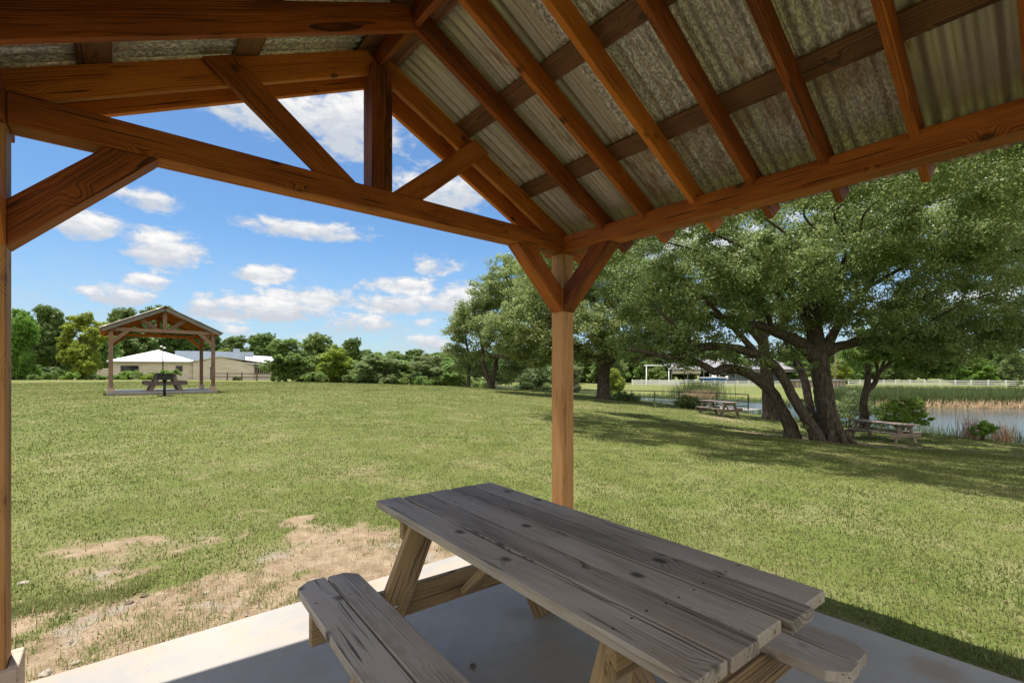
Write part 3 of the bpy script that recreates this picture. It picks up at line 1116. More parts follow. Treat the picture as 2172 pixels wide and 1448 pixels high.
# --- the big multi-stemmed oak
oak_base = ground(1762, 0, 17.3)
oak = empty('live_oak', oak_base)
tag(oak, 'huge spreading oak with several dark leaning trunks beside the lake', 'tree')
TB = Tubes()
gb = lambda x, D, r: (ground(x, 0, D) - Vector((0, 0, .25)), r)
stems = [
    [gb(1681, 17.6, .36)] + pxpath([(1677, 905, 17.6, .24), (1657, 866, 17.5, .19), (1638, 833, 17.4, .18), (1602, 802, 17.2, .175), (1568, 784, 17, .17), (1535, 781, 16.9, .15), (1516, 788, 16.8, .14), (1494, 776, 16.8, .12), (1465, 764, 16.8, .11), (1425, 757, 17, .09), (1385, 752, 17, .07), (1335, 765, 17.2, .04)]),
    [gb(1738, 17.0, .30)] + pxpath([(1728, 915, 17, .22), (1704, 878, 17, .18), (1682, 842, 17, .17), (1663, 806, 17, .17), (1643, 776, 16.9, .165), (1606, 752, 16.7, .16), (1555, 738, 16.5, .145), (1505, 734, 16.4, .15), (1478, 739, 16.4, .13), (1452, 752, 16.4, .11), (1418, 757, 16.4, .09), (1380, 748, 16.3, .07), (1330, 740, 16.2, .05)]),
    [gb(1732, 17.7, .30)] + pxpath([(1730, 905, 17.7, .16), (1717, 855, 17.8, .14), (1704, 797, 18, .135), (1688, 768, 18.2, .12), (1668, 720, 18.4, .12), (1655, 650, 18.6, .09), (1650, 560, 18.8, .05)]),
    [gb(1768, 17.2, .54)] + pxpath([(1764, 915, 17.3, .38), (1754, 870, 17.3, .325), (1745, 820, 17.3, .31), (1739, 780, 17.3, .31), (1735, 742, 17.3, .31), (1728, 700, 17.3, .27), (1726, 640, 17.2, .22), (1720, 560, 17, .16), (1715, 470, 17, .09)]),
    pxpath([(1732, 760, 17.3, .28), (1705, 735, 17.2, .24), (1680, 718, 17.1, .20), (1650, 706, 17, .17), (1610, 690, 16.7, .14), (1560, 690, 16.5, .10), (1500, 660, 16.3, .06)]),
    pxpath([(1740, 760, 17.3, .26), (1752, 737, 17.2, .20), (1776, 694, 17, .14), (1800, 660, 16.8, .11), (1840, 610, 16.5, .08), (1880, 540, 16.2, .05)]),
    pxpath([(1744, 755, 17.3, .22), (1775, 736, 17.2, .17), (1819, 726, 17, .14), (1860, 722, 16.8, .12), (1900, 728, 16.6, .10), (1960, 715, 16.3, .07), (2040, 690, 16, .04)]),
    pxpath([(1728, 720, 17.3, .2), (1700, 650, 17.6, .16), (1640, 560, 17.8, .12), (1570, 500, 18, .08), (1500, 470, 18, .04)]),
    pxpath([(1727, 680, 17.3, .18), (1770, 600, 17.8, .13), (1830, 500, 18.4, .09), (1900, 420, 18.8, .05)]),
    pxpath([(1800, 728, 17.05, .12), (1880, 690, 17.4, .09), (1980, 620, 17.6, .07), (2090, 560, 17.6, .05), (2180, 520, 17.6, .03)]),
    pxpath([(1606, 752, 16.7, .13), (1560, 700, 16.2, .09), (1500, 640, 15.8, .06), (1450, 600, 15.6, .03)]),
    pxpath([(1478, 739, 16.4, .08), (1440, 700, 16, .06), (1400, 660, 15.8, .04), (1370, 630, 15.7, .02)]),
    pxpath([(1640, 705, 17, .10), (1620, 640, 16.2, .07), (1600, 570, 15.6, .04)]),
    pxpath([(1840, 610, 16.5, .07), (1930, 560, 15.8, .05), (2020, 530, 15.3, .03)]),
    pxpath([(1900, 728, 16.6, .06), (1960, 690, 15.6, .045), (2050, 640, 15.2, .03), (2150, 610, 15, .02)]),
]
for st in stems:
    TB.tube(cr(st, 6), 12, .14)
for tip in ((2.6, 12.4, 5.5), (4.6, 11.0, 5.5), (6.4, 10.2, 5.6), (8.4, 9.8, 5.8), (10.4, 10.2, 6.1), (2.0, 16.0, 5.5), (12.6, 11.4, 6.1)):
    tv = Vector(tip)
    s0_ = at(1735, 690, 17.2)
    TB.tube(cr([(s0_, .10), (s0_.lerp(tv, .3) + Vector((random.uniform(-.6, .6), 0, 1.3)), .05), (s0_.lerp(tv, .5) + Vector((random.uniform(-.9, .9), .3, 1.7)), .028), (s0_.lerp(tv, .75) + Vector((random.uniform(-.8, .8), 0, 1.1)), .016), (tv, .006)], 6), 6, .12)
# root flare
for k in range(7):
    a = k * 2 * PI / 7 + .3
    c = ground(1768, 0, 17.2)
    TB.tube(cr([(c + Vector((.30 * math.cos(a), .30 * math.sin(a), .45)), .13), (c + Vector((.50 * math.cos(a), .50 * math.sin(a), .10)), .10), (c + Vector((.78 * math.cos(a), .78 * math.sin(a), -.08)), .05)], 4), 8, .1)


def own(me, root):
    """shift a mesh built in world space into the frame of its root"""
    me.transform(Matrix.Translation(root.location).inverted())
    return me


link('trunk', own(TB.mesh('trunk'), oak), M['bark'], oak)


def PL(x, y, D, r):
    return (at(x, y, D), r)


oak_lobes = [PL(*q) for q in [(1320, 500, 21, (1.6, 1.5, 1.1)), (1410, 530, 20, (1.7, 1.5, 1.2)), (1290, 590, 21, (1.4, 1.3, 1.0)), (1370, 610, 18.5, (1.4, 1.3, 1.0)), (1500, 755, 16.6, (.8, .6, .25)), (1585, 768, 16.6, (.7, .6, .2)), (1450, 772, 17, (.6, .6, .2)), (1650, 745, 17.2, (.8, .7, .3)), 
    (1500, 575, 17, (1.8, 1.6, 1.3)), (1600, 520, 16.6, (2.0, 1.8, 1.5)), (1730, 450, 17, (2.3, 2, 1.7)), (1870, 410, 17, (2.4, 2.2, 1.8)), (2010, 390, 17, (2.4, 2.2, 1.8)), (2150, 390, 17, (2.4, 2.2, 1.9)), (2290, 430, 17, (2.4, 2.2, 1.8)),
    (1410, 640, 17, (1.5, 1.4, 1.1)), (1530, 640, 15.6, (1.5, 1.3, 1.0)), (1660, 600, 15.2, (1.6, 1.3, 1.1)), (1790, 570, 15, (1.7, 1.4, 1.2)), (1930, 550, 15, (1.8, 1.4, 1.2)), (2060, 560, 15, (1.7, 1.4, 1.2)), (2190, 560, 15.4, (1.8, 1.4, 1.3)), (2320, 560, 16, (1.8, 1.6, 1.3)),
    (1350, 690, 17, (1.0, 1.0, .75)), (1440, 700, 16.2, (1.0, .9, .6)), (1540, 700, 16, (.8, .8, .45)), (1850, 660, 15.4, (1.3, 1.1, .75)), (1960, 670, 15.4, (1.3, 1.1, .8)), (2060, 690, 15.6, (1.2, 1.1, .75)), (2150, 660, 15.4, (1.1, 1.1, .7)), (2270, 660, 16, (1.4, 1.1, .8)),
    (1640, 560, 20, (2.2, 1.8, 1.5)), (1820, 520, 21, (2.6, 2, 1.8)), (2010, 500, 21, (2.6, 2, 1.8)), (2200, 520, 21, (2.6, 2, 1.9)), (1930, 650, 20, (1.8, 1.3, .9)), (2100, 670, 19.5, (1.6, 1.3, .8)), (1760, 640, 19.5, (1.6, 1.3, .8)), (1540, 620, 19.5, (1.4, 1.3, .9)),
    (1700, 680, 17.5, (1.2, 1, .45)), (1610, 675, 17.5, (1.1, 1, .5)), (1960, 725, 16.5, (1.3, 1.0, .5)), (2110, 725, 16.2, (1.2, 1.0, .55)), (2180, 715, 16.2, (1.1, 1.0, .5)), (1870, 715, 16.8, (1.1, .9, .4)), (1460, 735, 16.2, (.8, .8, .25)), (1990, 735, 15.8, (.9, .8, .4)), (2050, 745, 15.8, (.7, .7, .35)), (1385, 735, 16.8, (.6, .6, .35)), (1330, 745, 17.2, (.5, .5, .3)),
    (1700, 540, 13.9, (1.3, 1.0, .9)), (1560, 570, 14.6, (1.2, .9, .8)), (1850, 490, 14.2, (1.4, 1.0, 1.0)), (2010, 470, 14, (1.4, 1.0, 1.0)), (2150, 480, 14, (1.4, 1.0, 1.0))]]
near_lobes = [((x_, y_, z_), r_) for x_, y_, z_, r_ in [
    (2.6, 12.4, 5.6, (1.5, 1.4, .8)), (4.6, 11.0, 5.6, (1.6, 1.4, .8)), (6.4, 10.0, 5.7, (1.6, 1.4, .8)), (8.2, 9.4, 5.9, (1.7, 1.4, .9)), (10.2, 9.8, 6.2, (1.8, 1.5, .9)), (12.2, 11.0, 6.2, (1.8, 1.5, 1.0)),
    (2.0, 15.4, 5.6, (1.5, 1.6, .8)), (1.7, 18.4, 5.5, (1.4, 1.6, .8)), (3.6, 17.0, 6.2, (1.6, 1.6, .8)), (4.4, 13.8, 6.3, (1.7, 1.5, .8)), (6.6, 12.6, 6.7, (1.8, 1.6, .9)), (8.9, 12.0, 7.0, (1.9, 1.6, .9)), (11.0, 13.0, 7.2, (1.9, 1.6, 1.0)), (5.6, 16.0, 6.8, (1.8, 1.6, .8)), (13.8, 12.6, 6.4, (1.8, 1.5, 1.0)), (5.2, 9.0, 5.9, (1.4, 1.2, .7)), (7.2, 7.3, 6.2, (1.4, 1.0, .7)), (9.2, 6.9, 6.4, (1.5, 1.0, .7)), (3.6, 10.2, 5.7, (1.3, 1.1, .6)), (1.6, 13.2, 5.4, (1.2, 1.2, .6)), (1.0, 16.6, 5.2, (1.1, 1.3, .6)), (6.6, 8.0, 6.1, (1.5, 1.2, .7)), (8.2, 7.5, 6.3, (1.5, 1.2, .8)), (10.0, 7.6, 6.4, (1.6, 1.3, .8)), (12.0, 8.6, 6.4, (1.8, 1.4, .9))]]


v1, q1, t1_ = leaves(lobe_points(oak_lobes, .40, 1.1), .40, 140, .050)
v2, q2_, t2_ = leaves(lobe_points(near_lobes, .38, 1.2), .38, 165, .043)
cm = np_mesh('crown', np.concatenate([v1, v2]), np.concatenate([q1, q2_ + len(v1)]), attrs={'tint': np.concatenate([t1_, t2_])})
link('crown', own(cm, oak), M['oakleaf'], oak)
bits = np.array([list(at(x, y, D)) for x, y, D in [(1640, 700, 17), (1668, 860, 17.4), (1700, 850, 17.1), (1712, 880, 17), (1706, 905, 16.9), (1690, 780, 17), (1730, 770, 16.9), (1720, 775, 16.9), (1560, 765, 16.9), (1535, 770, 16.8), (1600, 765, 16.8), (1600, 740, 16.7), (1490, 760, 16.7), (1450, 775, 16.8), (1650, 760, 16.8), (1680, 760, 16.9), (1700, 745, 17)]])
v, q, t = leaves(bits, .2, 70, .04)
link('sprouts', own(np_mesh('sprouts', v, q, attrs={'tint': t}), oak), M['oakleaf'], oak)


def px_tree(name, label, x, D, trunks, lobes, br, cover, per, size, mat, group=None):
    base = ground(x, 0, D)
    r = empty(name, base)
    tag(r, label, 'tree', group)
    T = Tubes()
    for st in trunks:
        T.tube(cr(st, 5), 9, .12)
    link('trunk', own(T.mesh('trunk'), r), M['bark'], r)
    link('crown', own(crown_mesh('crown', lobes, br, cover, per, size), r), mat, r)
    return r


# oak with a single stout trunk, left of the big one
px_tree('oak_tree', 'broad oak with one stout dark trunk, just right of the centre post', 1281, 30, [
    [(ground(1281, 0, 30) - Vector((0, 0, .3)), .62)] + pxpath([(1281, 835, 30, .42), (1281, 800, 30, .38), (1281, 770, 30, .40), (1278, 740, 30, .3), (1270, 690, 30, .2), (1260, 630, 30, .1)]),
    pxpath([(1283, 775, 30, .3), (1320, 745, 29.5, .2), (1370, 730, 29, .13), (1430, 720, 28.5, .06)]),
    pxpath([(1279, 775, 30, .3), (1240, 740, 30, .2), (1190, 720, 30, .13), (1130, 725, 29.5, .06)]),
    pxpath([(1281, 760, 30, .25), (1300, 700, 30.5, .18), (1340, 640, 31, .08)])],
    [PL(*q) for q in [(1150, 620, 30, (2.3, 2.2, 1.8)), (1110, 680, 29.5, (1.9, 2, 1.3)), (1230, 590, 30, (2.3, 2.2, 1.6)), (1320, 610, 30, (2.3, 2.2, 1.7)), (1230, 690, 28, (2.1, 1.6, 1.4)), (1320, 700, 28.5, (1.9, 1.6, 1.2)), (1400, 660, 30, (2, 2, 1.4)), (1180, 720, 28.6, (1.5, 1.4, .9)), (1270, 740, 28.5, (1.3, 1.3, .7)), (1090, 730, 30, (1.2, 1.3, .8)), (1210, 650, 33, (2.6, 2, 1.8)), (1360, 650, 33, (2.4, 2, 1.7)), (1230, 750, 29, (.9, .9, .5)), (1420, 720, 29.5, (1.2, 1, .6)), (1330, 745, 29, (1, 1, .4)), (1060, 690, 30.5, (1.2, 1.2, 1.0)), (1200, 545, 30.5, (1.6, 1.6, 1.1)), (1300, 545, 31, (2.0, 1.8, 1.4)), (1400, 590, 31, (2.0, 1.8, 1.4)), (1250, 525, 31.5, (1.7, 1.6, 1.2)), (1440, 680, 28.5, (1.6, 1.3, 1.0)), (1180, 762, 29, (1.1, 1, .5)), (1130, 755, 30, (1.3, 1.2, .6)), (1350, 762, 29, (.9, .9, .35)), (1150, 570, 31, (1.6, 1.5, 1.1)), (1470, 735, 28, (.9, .9, .4))]],
    .50, 1.25, 110, .080, M['oakleaf'])
px_tree('oak_tree', 'twin-trunked oak at the far left end of the shaded lawn edge', 1035, 38, [
    [(ground(1041, 0, 38) - Vector((0, 0, .3)), .30)] + pxpath([(1038, 812, 38, .2), (1030, 790, 38, .17), (1024, 765, 38, .17), (1022, 730, 38, .13), (1010, 680, 38, .08), (1000, 640, 38, .05)]),
    [(ground(1046, 0, 38.3) - Vector((0, 0, .3)), .28)] + pxpath([(1045, 812, 38.3, .2), (1050, 780, 38.4, .16), (1056, 750, 38.4, .13), (1070, 700, 38.5, .08)]),
    pxpath([(1024, 765, 38, .14), (1045, 755, 37, .11), (1075, 757, 36, .10), (1105, 745, 35, .06)])],
    [PL(*q) for q in [(1075, 590, 38, (1.7, 1.8, 1.6)), (1040, 620, 38, (1.7, 1.8, 1.4)), (1090, 640, 38, (2.2, 2, 1.8)), (1010, 670, 38, (1.9, 1.8, 1.4)), (1060, 700, 37, (2.2, 1.8, 1.5)), (1120, 690, 37, (2, 1.8, 1.6)), (1030, 745, 38, (1.4, 1.3, .7)), (1100, 750, 37, (1.4, 1.3, .7)), (1075, 790, 39, (1.5, 1.2, .9)), (1110, 775, 38, (1.2, 1, .6)), (1125, 640, 36.5, (1.8, 1.6, 1.4)), (1140, 720, 36, (1.6, 1.4, 1.1)), (1095, 565, 38.5, (1.1, 1.2, .8))]],
    .50, 1.25, 100, .090, M['oakleaf'])
px_tree('slender_tree', 'thin single-trunked tree forming the left tip of the oak canopy', 994, 39.5, [
    [(ground(994, 0, 39.5) - Vector((0, 0, .3)), .2)] + pxpath([(994, 800, 39.5, .15), (996, 770, 39.5, .13), (990, 730, 39.5, .08), (985, 700, 39.5, .05)]),
    pxpath([(995, 765, 39.5, .08), (975, 745, 39.5, .05), (960, 735, 39.5, .03)])],
    [PL(*q) for q in [(980, 700, 39.3, (1.6, 1.6, 1.2)), (965, 735, 39.5, (1.0, 1, .8)), (990, 760, 39.5, (1.1, 1.1, .7)), (985, 782, 39.7, (.9, .9, .5)), (1000, 670, 39.5, (1.3, 1.2, 1.0))]],
    .50, 1.25, 100, .088, M['oakleaf'])
px_tree('straight_tree', 'tall straight-trunked tree standing behind the leaning oak limbs', 1632, 25.5, [
    [(ground(1634, 0, 25.5) - Vector((0, 0, .3)), .62)] + pxpath([(1634, 875, 25.5, .38), (1630, 830, 25.5, .32), (1625, 780, 25.5, .3), (1617, 720, 25.5, .27), (1612, 660, 25.5, .2), (1610, 580, 25.5, .12)]),
    pxpath([(1618, 730, 25.5, .16), (1580, 690, 25, .1), (1540, 660, 25, .05)]), pxpath([(1616, 720, 25.5, .16), (1660, 680, 26, .1), (1700, 640, 26, .05)])],
    [PL(*q) for q in [(1600, 600, 25.5, (2.6, 2, 1.6)), (1540, 640, 26, (1.8, 1.6, 1.2)), (1680, 620, 26.5, (2.2, 2, 1.4)), (1600, 660, 26, (1.6, 1.4, .8)), (1690, 720, 27, (1.0, 1, .7))]],
    .45, .8, 75, .070, M['darkleaf'])
px_tree('young_tree', 'slender forked tree behind the table by the water', 1836, 22.5, [
    [(ground(1834, 0, 22.5) - Vector((0, 0, .3)), .26)] + pxpath([(1833, 880, 22.5, .19), (1832, 850, 22.5, .16), (1838, 825, 22.5, .15), (1841, 795, 22.5, .12), (1841, 755, 22.5, .09), (1835, 720, 22.5, .05)]),
    pxpath([(1838, 830, 22.5, .13), (1856, 812, 22.5, .11), (1865, 790, 22.5, .10), (1890, 768, 22.5, .08), (1912, 750, 22.5, .06), (1950, 730, 22.5, .03)]),
    pxpath([(1863, 795, 22.5, .08), (1858, 765, 22.5, .06), (1846, 735, 22.5, .04)]), pxpath([(1868, 786, 22.5, .07), (1880, 755, 22.5, .05), (1890, 735, 22.5, .03)])],
    [PL(*q) for q in [(1850, 740, 22.5, (1.2, 1, .6)), (1900, 735, 22.5, (1.3, 1, .7)), (1960, 745, 22.5, (1.3, 1, .7)), (2010, 760, 22.3, (1.0, .9, .55)), (1930, 775, 22.8, (1.0, .9, .45)), (1880, 700, 22.5, (1.4, 1.1, .7)), (1985, 785, 22.4, (.7, .7, .35)), (1820, 760, 22.4, (.7, .7, .5)), (1975, 715, 22.6, (1.3, 1.1, .7))]],
    .28, 1.1, 90, .058, M['midleaf'])


def bush(name, label, x, D, lobes, mat, br=.18, per=60, size=.045, cat='shrub', group=None, stem=True):
    base = ground(x, 0, D)
    r = empty(name, base)
    tag(r, label, cat, group)
    link('foliage', own(crown_mesh('foliage', lobes, br, 1.15, per, size), r), mat, r)
    T = Tubes()
    for k in range(5):
        a = k * 1.3
        l0 = Vector(lobes[k % len(lobes)][0])
        T.tube(cr([(base + Vector((.1 * math.cos(a), .1 * math.sin(a), -.1)), .03), (base.lerp(l0, .5) + Vector((0, 0, .1)), .02), (l0, .008)], 3), 6, .1)
    link('stem', own(T.mesh('stem'), r), M['bark'], r)
    return r


bush('bright_shrub', 'bright green leafy shrub at the water edge behind the right table', 1915, 21.3,
     [PL(*q) for q in [(1890, 865, 21.3, (.55, .5, .4)), (1930, 862, 21.3, (.55, .5, .4)), (1915, 885, 21, (.8, .5, .35)), (1955, 888, 21, (.5, .4, .3)), (1880, 890, 21.4, (.5, .4, .3))]], M['brightleaf'])
bush('grey_shrub', 'grey-green feathery shrub left of the slender forked tree', 1800, 23.5,
     [PL(*q) for q in [(1800, 865, 23.5, (.6, .5, .5)), (1820, 850, 23.5, (.5, .5, .5)), (1790, 885, 23.2, (.6, .4, .35)), (1850, 870, 24, (.6, .5, .5))]], M['oliveleaf'], size=.035)
for x_, y_, D_, lb in [(1322, 842, 31, 'small dark sapling in front of the dock rail beside the stout oak'), (1458, 852, 29, 'leafy shrub growing through the dock rail behind the brown table'), (1405, 870, 27.5, 'low grey weeds at the dock edge left of the brown table')]:
    c = (x_, y_, D_)
    bush('bank_shrub', lb, x_, D_, [PL(x_, y_, D_, (.7, .5, .45)), PL(x_ + 22, y_ + 6, D_, (.5, .5, .35)), PL(x_ - 18, y_ + 8, D_, (.4, .4, .3))], M['darkleaf'] if x_ != 1405 else M['oliveleaf'], size=.045)
bush('bank_shrub', 'pale green willow shrub at the lawn edge left of the centre post', 1138, 42,
     [PL(*q) for q in [(1130, 800, 42, (1.4, 1.2, 1.0)), (1155, 790, 42, (1.2, 1.2, 1.1)), (1110, 812, 42, (1, 1, .7)), (1160, 815, 41, (1.1, 1, .8))]], M['oliveleaf'], br=.36, size=.08)

# ------------------------------------------------------------------ background trees: shared crown and trunk meshes
TREES = {}


def std_tree(kind, mat, nl, size, low, br=.046, per=46, wild=1.0, lm=1.0):
    """unit tree: height 1, crown half width about .42"""
    vs_ = []
    for k in range(3):
        lob = []
        for i in range(nl):
            a = random.uniform(0, 2 * PI)
            f = (i + random.uniform(.1, .9)) / nl
            h = low + .08 + (.90 - low - .08) * f
            w = math.sin(PI * (.16 + .76 * f)) ** .7
            rr = random.uniform(.05, .31 * wild) * w
            s = random.uniform(.075, .165) * (.75 + .35 * w) * lm
            lob.append(((rr * math.cos(a) * 1.05, rr * math.sin(a), h), (s * 1.15, s * 1.15, s * .8)))
        me = crown_mesh(kind + '_crown', lob, br, 1.35, per, size)
        me.materials.append(mat)
        T = Tubes()
        T.tube(cr([(Vector((0, 0, -.04)), .030), (Vector((.005, 0, .12)), .021), (Vector((-.01, .01, .35)), .016), (Vector((.01, 0, .7)), .006)], 4), 7, .1)
        for j in range(6):
            a = j * 1.05 + k
            T.tube(cr([(Vector((0, 0, .14 + .05 * j)), .012), (Vector((.12 * math.cos(a), .12 * math.sin(a), .30 + .06 * j)), .008), (Vector((.27 * math.cos(a), .27 * math.sin(a), .42 + .07 * j)), .003)], 3), 5, .1)
        tm = T.mesh(kind + '_trunk')
        tm.materials.append(M['bark'])
        vs_.append((me, tm))
    TREES[kind] = vs_


std_tree('dark', M['darkleaf'], 22, .0155, .06, lm=1.12)
std_tree('mid', M['midleaf'], 22, .0155, .0, lm=1.12)
std_tree('bright', M['brightleaf'], 21, .0155, -.04, lm=1.12)
std_tree('yellow', M['yellowleaf'], 20, .0155, -.04, wild=1.05, lm=1.12)
std_tree('olive', M['oliveleaf'], 22, .0145, -.04, wild=1.08, lm=1.08)
SHRUBS = {}
for kd_, mt_ in (('dark', 'darkleaf'), ('mid', 'midleaf'), ('bright', 'brightleaf'), ('yellow', 'yellowleaf'), ('olive', 'oliveleaf')):
    lob = []
    for i in range(9):
        a = random.uniform(0, 2 * PI)
        rr = random.uniform(.05, .55)
        lob.append(((rr * math.cos(a), rr * math.sin(a), random.uniform(.1, .62 - .45 * rr)), (random.uniform(.16, .30), random.uniform(.16, .30), random.uniform(.16, .30))))
    me_ = crown_mesh(kd_ + '_foliage', lob, .085, .95, 42, .030)
    me_.materials.append(M[mt_])
    T = Tubes()
    for k in range(6):
        a = k * 1.05
        T.tube([(Vector((.03 * math.cos(a), .03 * math.sin(a), -.05)), .02), (Vector((.15 * math.cos(a), .15 * math.sin(a), .3)), .012), (Vector((.3 * math.cos(a), .3 * math.sin(a), .55)), .004)], 5)
    tm_ = T.mesh(kd_ + '_stem')
    tm_.materials.append(M['bark'])
    SHRUBS[kd_] = (me_, tm_)


def bg_tree(kind, x, ytop, D, hw, label, group=None, name='broadleaf_tree', ybase=None):
    X = (x - CX) / FPX * D
    zb = hgt(X, D)
    top = CAM_H + (HY - ytop) / FPX * D
    h = max(1.0, top - zb)
    w = hw * D / FPX / .42
    w /= math.sqrt(1 + ((x - CX) / FPX) ** 2)
    r = empty(name, (X, D, zb), random.uniform(0, 6.28))
    tag(r, label, 'tree', group)
    me, tm = random.choice(TREES[kind])
    for nm, m_ in (('crown', me), ('trunk', tm)):
        o = link(nm, m_, None, r)
        o.scale = (w, w, h / .99)
    return r


BG = 'trees behind the building and lawn'
for kind, x, yt, D, hw, lb in [
    ('bright', 50, 655, 52, 52, 'vivid green tree beside the left pavilion post'),
    ('bright', -60, 640, 52, 60, 'vivid green tree just past the left frame edge'),
    ('dark', 108, 644, 72, 62, 'tall dark tree rising behind the vivid green tree at far left'),
    ('yellow', 180, 655, 56, 62, 'yellow-green tree left of the far pavilion'),
    ('dark', 255, 648, 92, 62, 'dark tree crown just over the left slope of the far pavilion roof'),
    ('dark', 330, 642, 96, 70, 'tallest dark tree behind the far pavilion ridge'),
    ('mid', 395, 668, 100, 58, 'green tree showing over the right slope of the far pavilion roof'),
    ('dark', 440, 692, 104, 50, 'dark tree behind the far pavilion right front post'),
    ('dark', 500, 712, 106, 42, 'dark round tree behind the roof vent of the stone building'),
    ('yellow', 478, 736, 98, 32, 'small yellow-green tree between far pavilion post and roof vent'),
    ('dark', 545, 728, 112, 36, 'dark tree peeking over the right end of the stone building'),
    ('mid', 606, 716, 60, 50, 'open-crowned green tree at the right end of the stone building'),
    ('dark', 672, 700, 98, 46, 'big dark tree standing highest right of the stone building'),
    ('yellow', 706, 727, 64, 46, 'yellow-green weeping tree below the big dark tree'),
    ('dark', 749, 716, 106, 26, 'small round dark tree right of the big dark tree'),
    ('olive', 800, 750, 60, 50, 'grey-green bushy tree in the middle of the far treeline'),
    ('mid', 852, 762, 64, 36, 'low dark green tree between the grey-green and pale green trees'),
    ('olive', 905, 748, 60, 46, 'pale green forked tree left of the shaded lawn edge'),
    ('mid', 772, 758, 63, 38, 'green tree overlapping the left side of the grey-green bushy tree'),
    ('olive', 832, 768, 66, 34, 'small grey tree just right of the grey-green bushy tree'),
    ('dark', 884, 758, 68, 36, 'dark tree directly behind the pale green forked tree'),
    ('mid', 944, 764, 64, 34, 'green tree at the right end of the middle treeline'),
    ('bright', 652, 764, 66, 32, 'light green tree under the big dark tree'),
    ('mid', 735, 762, 70, 36, 'green tree behind the right half of the weeping tree'),
    ('dark', -10, 680, 70, 60, 'dark tree behind the vivid green trees at the far left edge'),
    ('mid', 225, 700, 80, 46, 'green tree left of the far pavilion left post'),
    ('mid', 640, 742, 62, 30, 'low green tree tucked beside the open-crowned tree'),
    ('mid', 962, 770, 58, 34, 'low green tree under the left tip of the twin-trunked oak'),
    ('yellow', 1782, 760, 122, 27, 'yellow-green tree by the utility pole across the lake'),
    ('bright', 2082, 757, 108, 40, 'light green tree behind the white fence, second from the right frame edge'),
    ('olive', 2150, 746, 100, 38, 'round grey-green tree behind the white fence at the right frame edge'),
    ('bright', 2030, 775, 115, 32, 'low light green tree behind the white fence under the oak canopy'),
    ('mid', 1395, 775, 122, 26, 'green tree seen through the white gate frame'),
    ('yellow', 1300, 780, 70, 22, 'small yellow-green tree right of the stout oak trunk'),
    ('olive', 1210, 770, 75, 30, 'grey-green tree behind the hay bale')]:
    bg_tree(kind, x, yt, D, hw, lb)
for i, x in enumerate(range(560, 1300, 27)):
    bg_tree(random.choice(['dark', 'mid', 'mid', 'olive', 'mid']), x + random.uniform(-10, 10), random.uniform(735, 752), 135 + random.uniform(-12, 14), random.uniform(30, 42), 'tree in the even green treeline far behind the lawn', 'far treeline behind the lawn', 'woodland_tree')
for i, x in enumerate(range(1190, 2420, 30)):
    bg_tree(random.choice(['dark', 'mid', 'mid']), x + random.uniform(-12, 12), random.uniform(726, 754), 142 + random.uniform(-12, 14), random.uniform(36, 50), 'tree in the dark treeline beyond the white fence and barn', 'far treeline across the lake', 'woodland_tree')
for i, x in enumerate(range(-330, 560, 52)):
    bg_tree(random.choice(['dark', 'mid']), x + random.uniform(-12, 12), random.uniform(690, 725), 112 + random.uniform(-8, 12), random.uniform(36, 50), 'tree in the green mass behind the far pavilion and building', 'woods behind the building', 'woodland_tree')

# understory shrubs near the building and along the lawn edge
US = [(45, 770, 56, 'mid'), (95, 765, 60, 'dark'), (168, 772, 58, 'mid'), (-20, 775, 55, 'bright'), (700, 772, 68, 'mid'), (760, 775, 66, 'dark'), (810, 782, 58, 'olive'), (860, 778, 64, 'dark'), (900, 790, 57, 'mid'), (1110, 800, 60, 'dark'), (1000, 790, 70, 'mid'), (75, 790, 50, 'mid'), (120, 780, 54, 'mid'), (150, 783, 50, 'bright'), (205, 790, 60, 'mid'), (30, 785, 52, 'mid'), (222, 795, 60, 'bright'), (252, 792, 64, 'bright'), (272, 778, 66, 'bright'), (298, 783, 66, 'mid'), (318, 791, 64, 'yellow'), (352, 776, 66, 'bright'), (336, 790, 64, 'yellow'),
      (500, 793, 66, 'olive'), (590, 790, 62, 'mid'), (655, 782, 60, 'mid'), (690, 790, 60, 'dark'), (745, 785, 60, 'dark'), (775, 783, 60, 'olive'), (835, 788, 60, 'dark'), (870, 785, 60, 'mid'), (925, 790, 58, 'dark'), (945, 795, 58, 'olive'), (725, 775, 66, 'dark')]
ULAB = ['leafy undergrowth below the vivid green tree beside the left post', 'dark undergrowth below the tall dark tree at far left', 'undergrowth at the left foot of the yellow-green tree', 'bright undergrowth at the far left frame edge', 'green undergrowth between the big dark tree and the weeping tree', 'dark undergrowth behind the small round dark tree', 'grey undergrowth in front of the grey-green bushy tree', 'dark undergrowth between grey-green and pale green trees', 'green undergrowth at the foot of the pale forked tree', 'dark undergrowth behind the pale green willow shrub', 'green undergrowth seen between the twin oak trunks', 'low shrub under the vivid green tree at far left', 'shrub under the yellow-green tree, left part', 'light shrub beneath the yellow-green tree', 'shrub beside the low stone pillar', 'shrub hard against the left pavilion post edge', 'pale shrub at the foot of the stone pillar', 'clipped green mound by the far pavilion left post', 'small tree-like shrub in front of the wide dark window', 'shrub between the two dark windows, near the lamp post', 'rounded yellow-green mound under the hip roof wall', 'leafy shrub climbing beside the lamp post', 'yellow-green mound left of the far picnic table top',
        'grey shrub before the rough stone gable wall', 'shrub by the brown rail fence end', 'undergrowth left of the yellow-green weeping tree', 'dark undergrowth under the yellow-green weeping tree', 'dark undergrowth right of the yellow-green weeping tree', 'grey-green undergrowth at the treeline middle', 'dark undergrowth under the low dark green tree', 'green undergrowth left of the pale forked tree', 'dark undergrowth under the pale forked tree', 'grey-green undergrowth at the right end of the lawn treeline', 'dark undergrowth behind the weeping tree']
